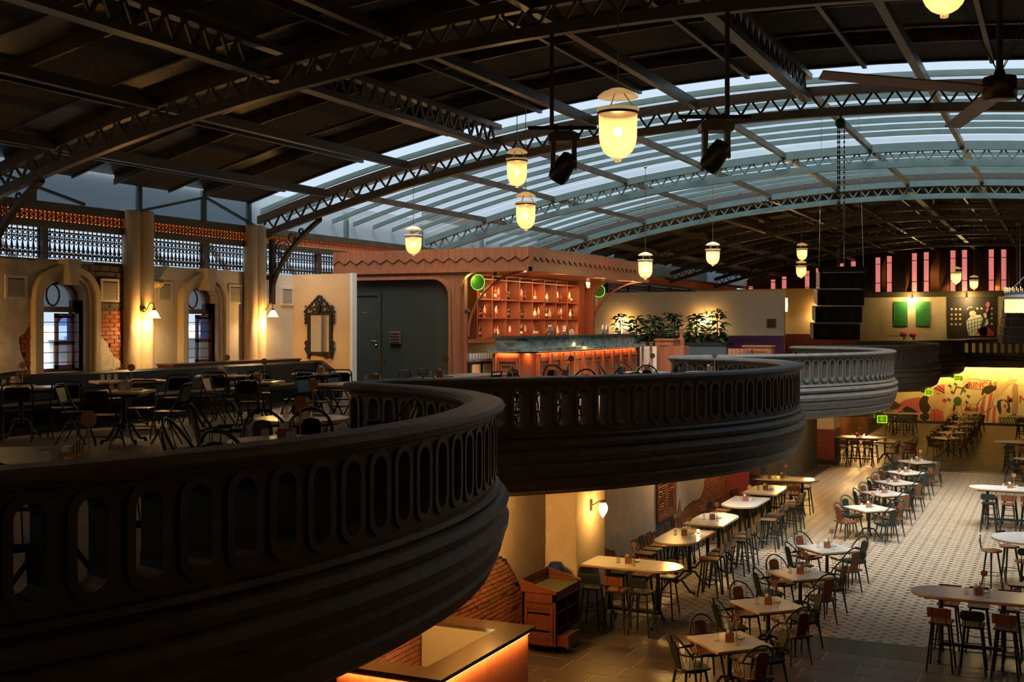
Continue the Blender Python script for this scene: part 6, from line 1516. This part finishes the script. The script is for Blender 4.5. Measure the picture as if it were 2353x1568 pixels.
def spk_array(c, rz, n, w, h, dpt, label, hoist_z):
    g = thing('loudspeaker_array', label, 'loudspeaker', tuple(c), rz, 'hanging loudspeaker arrays'); M_s = mat('speaker_cabinet', (.035,.036,.04), (.045,.046,.05), .4, 0, 20); M_gr = mat('speaker_grille', (.006,.006,.006), None, .7)
    ztop = zlow(c[0]) - .003 - c[2]; hoist_z = min(hoist_z, ztop-.12)
    for k in range(n):
        z1 = -k*h; dx = -.045*k*w; T = TR(dx, 0, z1) @ Matrix.Rotation(.07*k*0, 4, 'X')
        cab = MB().prism([(-.0,0),(-dpt,.0+.03),(-dpt,-h+.09),(-.0,-h+.025)], -w/2, w/2, T @ Matrix(((0,0,1,0),(-1,0,0,0),(0,1,0,0),(0,0,0,1)))).build('cabinet', M_s, g)
        MB().bx(-w/2+.02,w/2-.02,-.012,-.002,-h+.03,-.02,T).build('front_grille', M_gr, cab)
        for s in (-.28,.28): MB().bx(s*w-.04,s*w+.04,-.016,-.011,-h*.75,-h*.25,T).build('horn_slot', mat('horn_grey', (.022,.022,.023), None, .6), cab)
    MB().ring([(-w/2-.03,-.02),(w/2+.05,-.02),(w/2-.1,dpt+.1),(-w/2+.08,dpt+.1)], [(-w/2+.05,.06),(w/2-.05,.06),(w/2-.15,dpt+.02),(-w/2+.13,dpt+.02)], .03, .11).bx(-.02,.02,.0,dpt+.05,.05,.1).build('fly_frame', M_iron, g)
    for i, (x, yy) in enumerate(((-.05,.25),(-.02,.25),(.06,.25))):
        ch = MB(); L = hoist_z-.1; nl = int(L/.045)
        for k in range(nl): 
            z = .1+k*.045; ch.bx(x-(.012 if k%2 else .004),x+(.012 if k%2 else .004),yy-(.004 if k%2 else .012),yy+(.004 if k%2 else .012),z,z+.05)
        ch.build('hoist_chain', M_iron if i < 2 else M_chrome, g, kind='stuff')
    MB().ball((0,.25,hoist_z), .10, 12, 8, (1,.7,1)).build('chain_hoist', mat('hoist_green', (.01,.10,.035), None, .35), g, True); MB().tube([(0,.25,hoist_z+.08),(0,.25,ztop)], .02, 6).build('hoist_hook', M_iron, g)
    for s in (-1, 1): MB().tube([(s*w*.48,.2,.1),(s*w*.40,.3,ztop)], .004, 4).build('safety_wire', M_chrome, g)
c = at_depth(1937, 627, 20.6); spk_array(c, CAMANG-.12, 4, .80, .30, .45, 'black hanging loudspeaker array of four boxes on chains under the hoist', at_depth(1920,270,20.6).z - c.z)
c = at_depth(2345, 712, 40.0); spk_array(c, CAMANG-.1, 4, .95, .30, .45, 'black hanging loudspeaker array partly behind the chandelier', 8.9 - c.z)
# chandelier
c = at_depth(2396, 690, 34.0); cx_ = thing('crown_chandelier', 'crown-shaped chandelier of glass strips and gilt finials', 'chandelier', tuple(c))
R_ = 82/FPX*34
MB().lathe([(R_,.03),(R_+.03,.06),(R_+.03,.10),(R_-.02,.16),(R_-.02,.2),(R_+.02,.22),(R_-.1,.22),(R_-.1,.03)], 36).build('crown_band', mat('pale_blue_metal', (.25,.27,.30), None, .4, .3), cx_, True)
gl = MB().prism([(-.055,-.36),(.055,-.36),(.06,.02),(-.06,.02)], -.008, .008, MXZ).mesh('glass_strip', thin('lit_glass_strip', (1,.9,.6), .6, .2, em=(1,.75,.3), ems=.9, diffuse=(.7,.6,.4)))
fm = MB().lathe([(.008,.2),(.012,.26),(.03,.28),(.01,.31),(.024,.34),(.0001,.38)], 6).mesh('finial', M_brass)
for k in range(44):
    a = 2*PI*k/44; o = link('glass_strip', gl, cx_, (R_*math.cos(a)*.98, R_*math.sin(a)*.98, 0)); o.rotation_euler = (0,0,a+PI/2); link('finial', fm, cx_, (R_*math.cos(a), R_*math.sin(a), 0))
for k in range(6): 
    a = PI*k/3; MB().tube([(R_*.9*math.cos(a),R_*.9*math.sin(a),.2),(.1*math.cos(a),.1*math.sin(a),1.1)], .02, 6).build('strap', M_chrome, cx_)
MB().tube([(0,0,1.05),(0,0,zlow(c.x)-c.z)], .012, 6).build('suspension', M_iron, cx_); point('chandelier_lamp', (0,0,-.1), 60, (1,.68,.3), .3, cx_)
# ceiling fan
c = at_depth(2297, 205, 12.0); fn = thing('ceiling_fan', 'big black industrial ceiling fan with wooden blades', 'fan', tuple(c)); M_bl = mat('fan_blade_wood', (.16,.075,.025), (.22,.11,.04), .45, 0, 4)
MB().lathe([(.10,-.11),(.165,-.10),(.175,.02),(.16,.12),(.06,.14),(.045,.2)], 20).build('motor_hub', M_iron, fn, True); MB().lathe([(.0001,-.115),(.08,-.115),(.11,-.108)], 16).build('hub_cap', mat('pale_wood_cap', (.5,.3,.12), None, .5), fn)
MB().tube([(0,0,.18),(0,0,zlow(c.x)+.3-c.z)], .035, 8).build('down_rod', M_iron, fn)
for k in range(3):
    a = math.radians(226.8+120*k); MB().prism([(.15,-.07),(.5,-.10),(2.15,-.10),(2.22,.07),(.5,.10),(.15,.07)], -.008, .008, TR(0,0,-.02) @ RZ(a) @ Matrix.Rotation(.22,4,'X')).build('blade', M_bl, fn)
for k in range(4):
    a = PI/4+PI/2*k; MB().tube([(.05*math.cos(a),.05*math.sin(a),.22),(.7*math.cos(a),.7*math.sin(a),1.2)], .006, 4).build('guy_wire', M_iron, fn)

# unseen lanterns added to warm the roof, over the front and opposite mezzanine
def added_lantern(x, y, z, label, power=30):
    src = bpy.data.objects['bell_lantern']; q = copy_tree(src, (x, y, z), 0, label, 'hanging glass bell lanterns')
    point('lantern_lamp', (0,0,.02), power, (1,.60,.24), .05, q); return q
for x, y, z, lb in ((-9.4,5.2,7.15,'added unseen glass bell lantern over the front mezzanine tables'),(-13.6,9.3,7.0,'added unseen glass bell lantern over the front of the banquette'),(-5.5,1.8,7.3,'added unseen glass bell lantern over the front balcony bay'),
    (2.6,7.5,7.3,'added unseen bell lantern over the opposite mezzanine front'),(3.0,15.5,7.3,'added unseen bell lantern over the opposite mezzanine'),(3.2,40,7.2,'added unseen bell lantern over the far opposite mezzanine')):
    added_lantern(x, y, z, lb)
for y in (13.2, 16.4):  # hidden lanterns added to throw orange light over the near pavers
    q = copy_tree(wl_, (XL+.04, y, 2.55), 0, 'added hidden glass wall lantern beside the lower bar', 'lower wall lanterns'); point('wall_lantern_lamp', (.3,0,-.06), 70, (1,.50,.16), .05, q)
# brass fittings added to brighten the gallery wall with warm spots
for px, lb in ((2096,'added small brass lamp between the green shutters'),(2222,'added small brass lamp above the bass player')):
    X, Z = onY(px, 690, Y1-.25); g = thing('added_wall_spot', lb, 'wall lamp', (X, Y1-.09, 6.70)); MB().tube([(0,0,0),(0,-.2,.06),(0,-.3,.0)], .012, 6).build('arm', M_brass, g); MB().lathe([(.03,.05),(.05,-.05)], 12, (0,-.3,0)).build('shade', M_brass, g, True)
    point('wall_spot_fill', (0,-.42,-.1), 30, (1,.72,.3), .05, g)
for x, y, lb in ((-10.2,56,'added swan-neck sconce on the ochre return wall behind the loudspeaker stack'),(-13.0,56,'added swan-neck sconce deeper along the ochre return wall')): sconce(x, y-.01, 6.1, lb, (0,-1), True, 34)  # sconces added out of sight to light the ochre wall
for y in (47.6, 51.5, 56.5):  # lanterns added to brighten the far slate floor
    q = copy_tree(wl_, (XL+.05, y, 2.45), 0, 'added glass wall lantern above the far wood panelling', 'lower wall lanterns'); point('wall_lantern_lamp', (.35,0,-.06), 45, (1,.56,.18), .05, q)
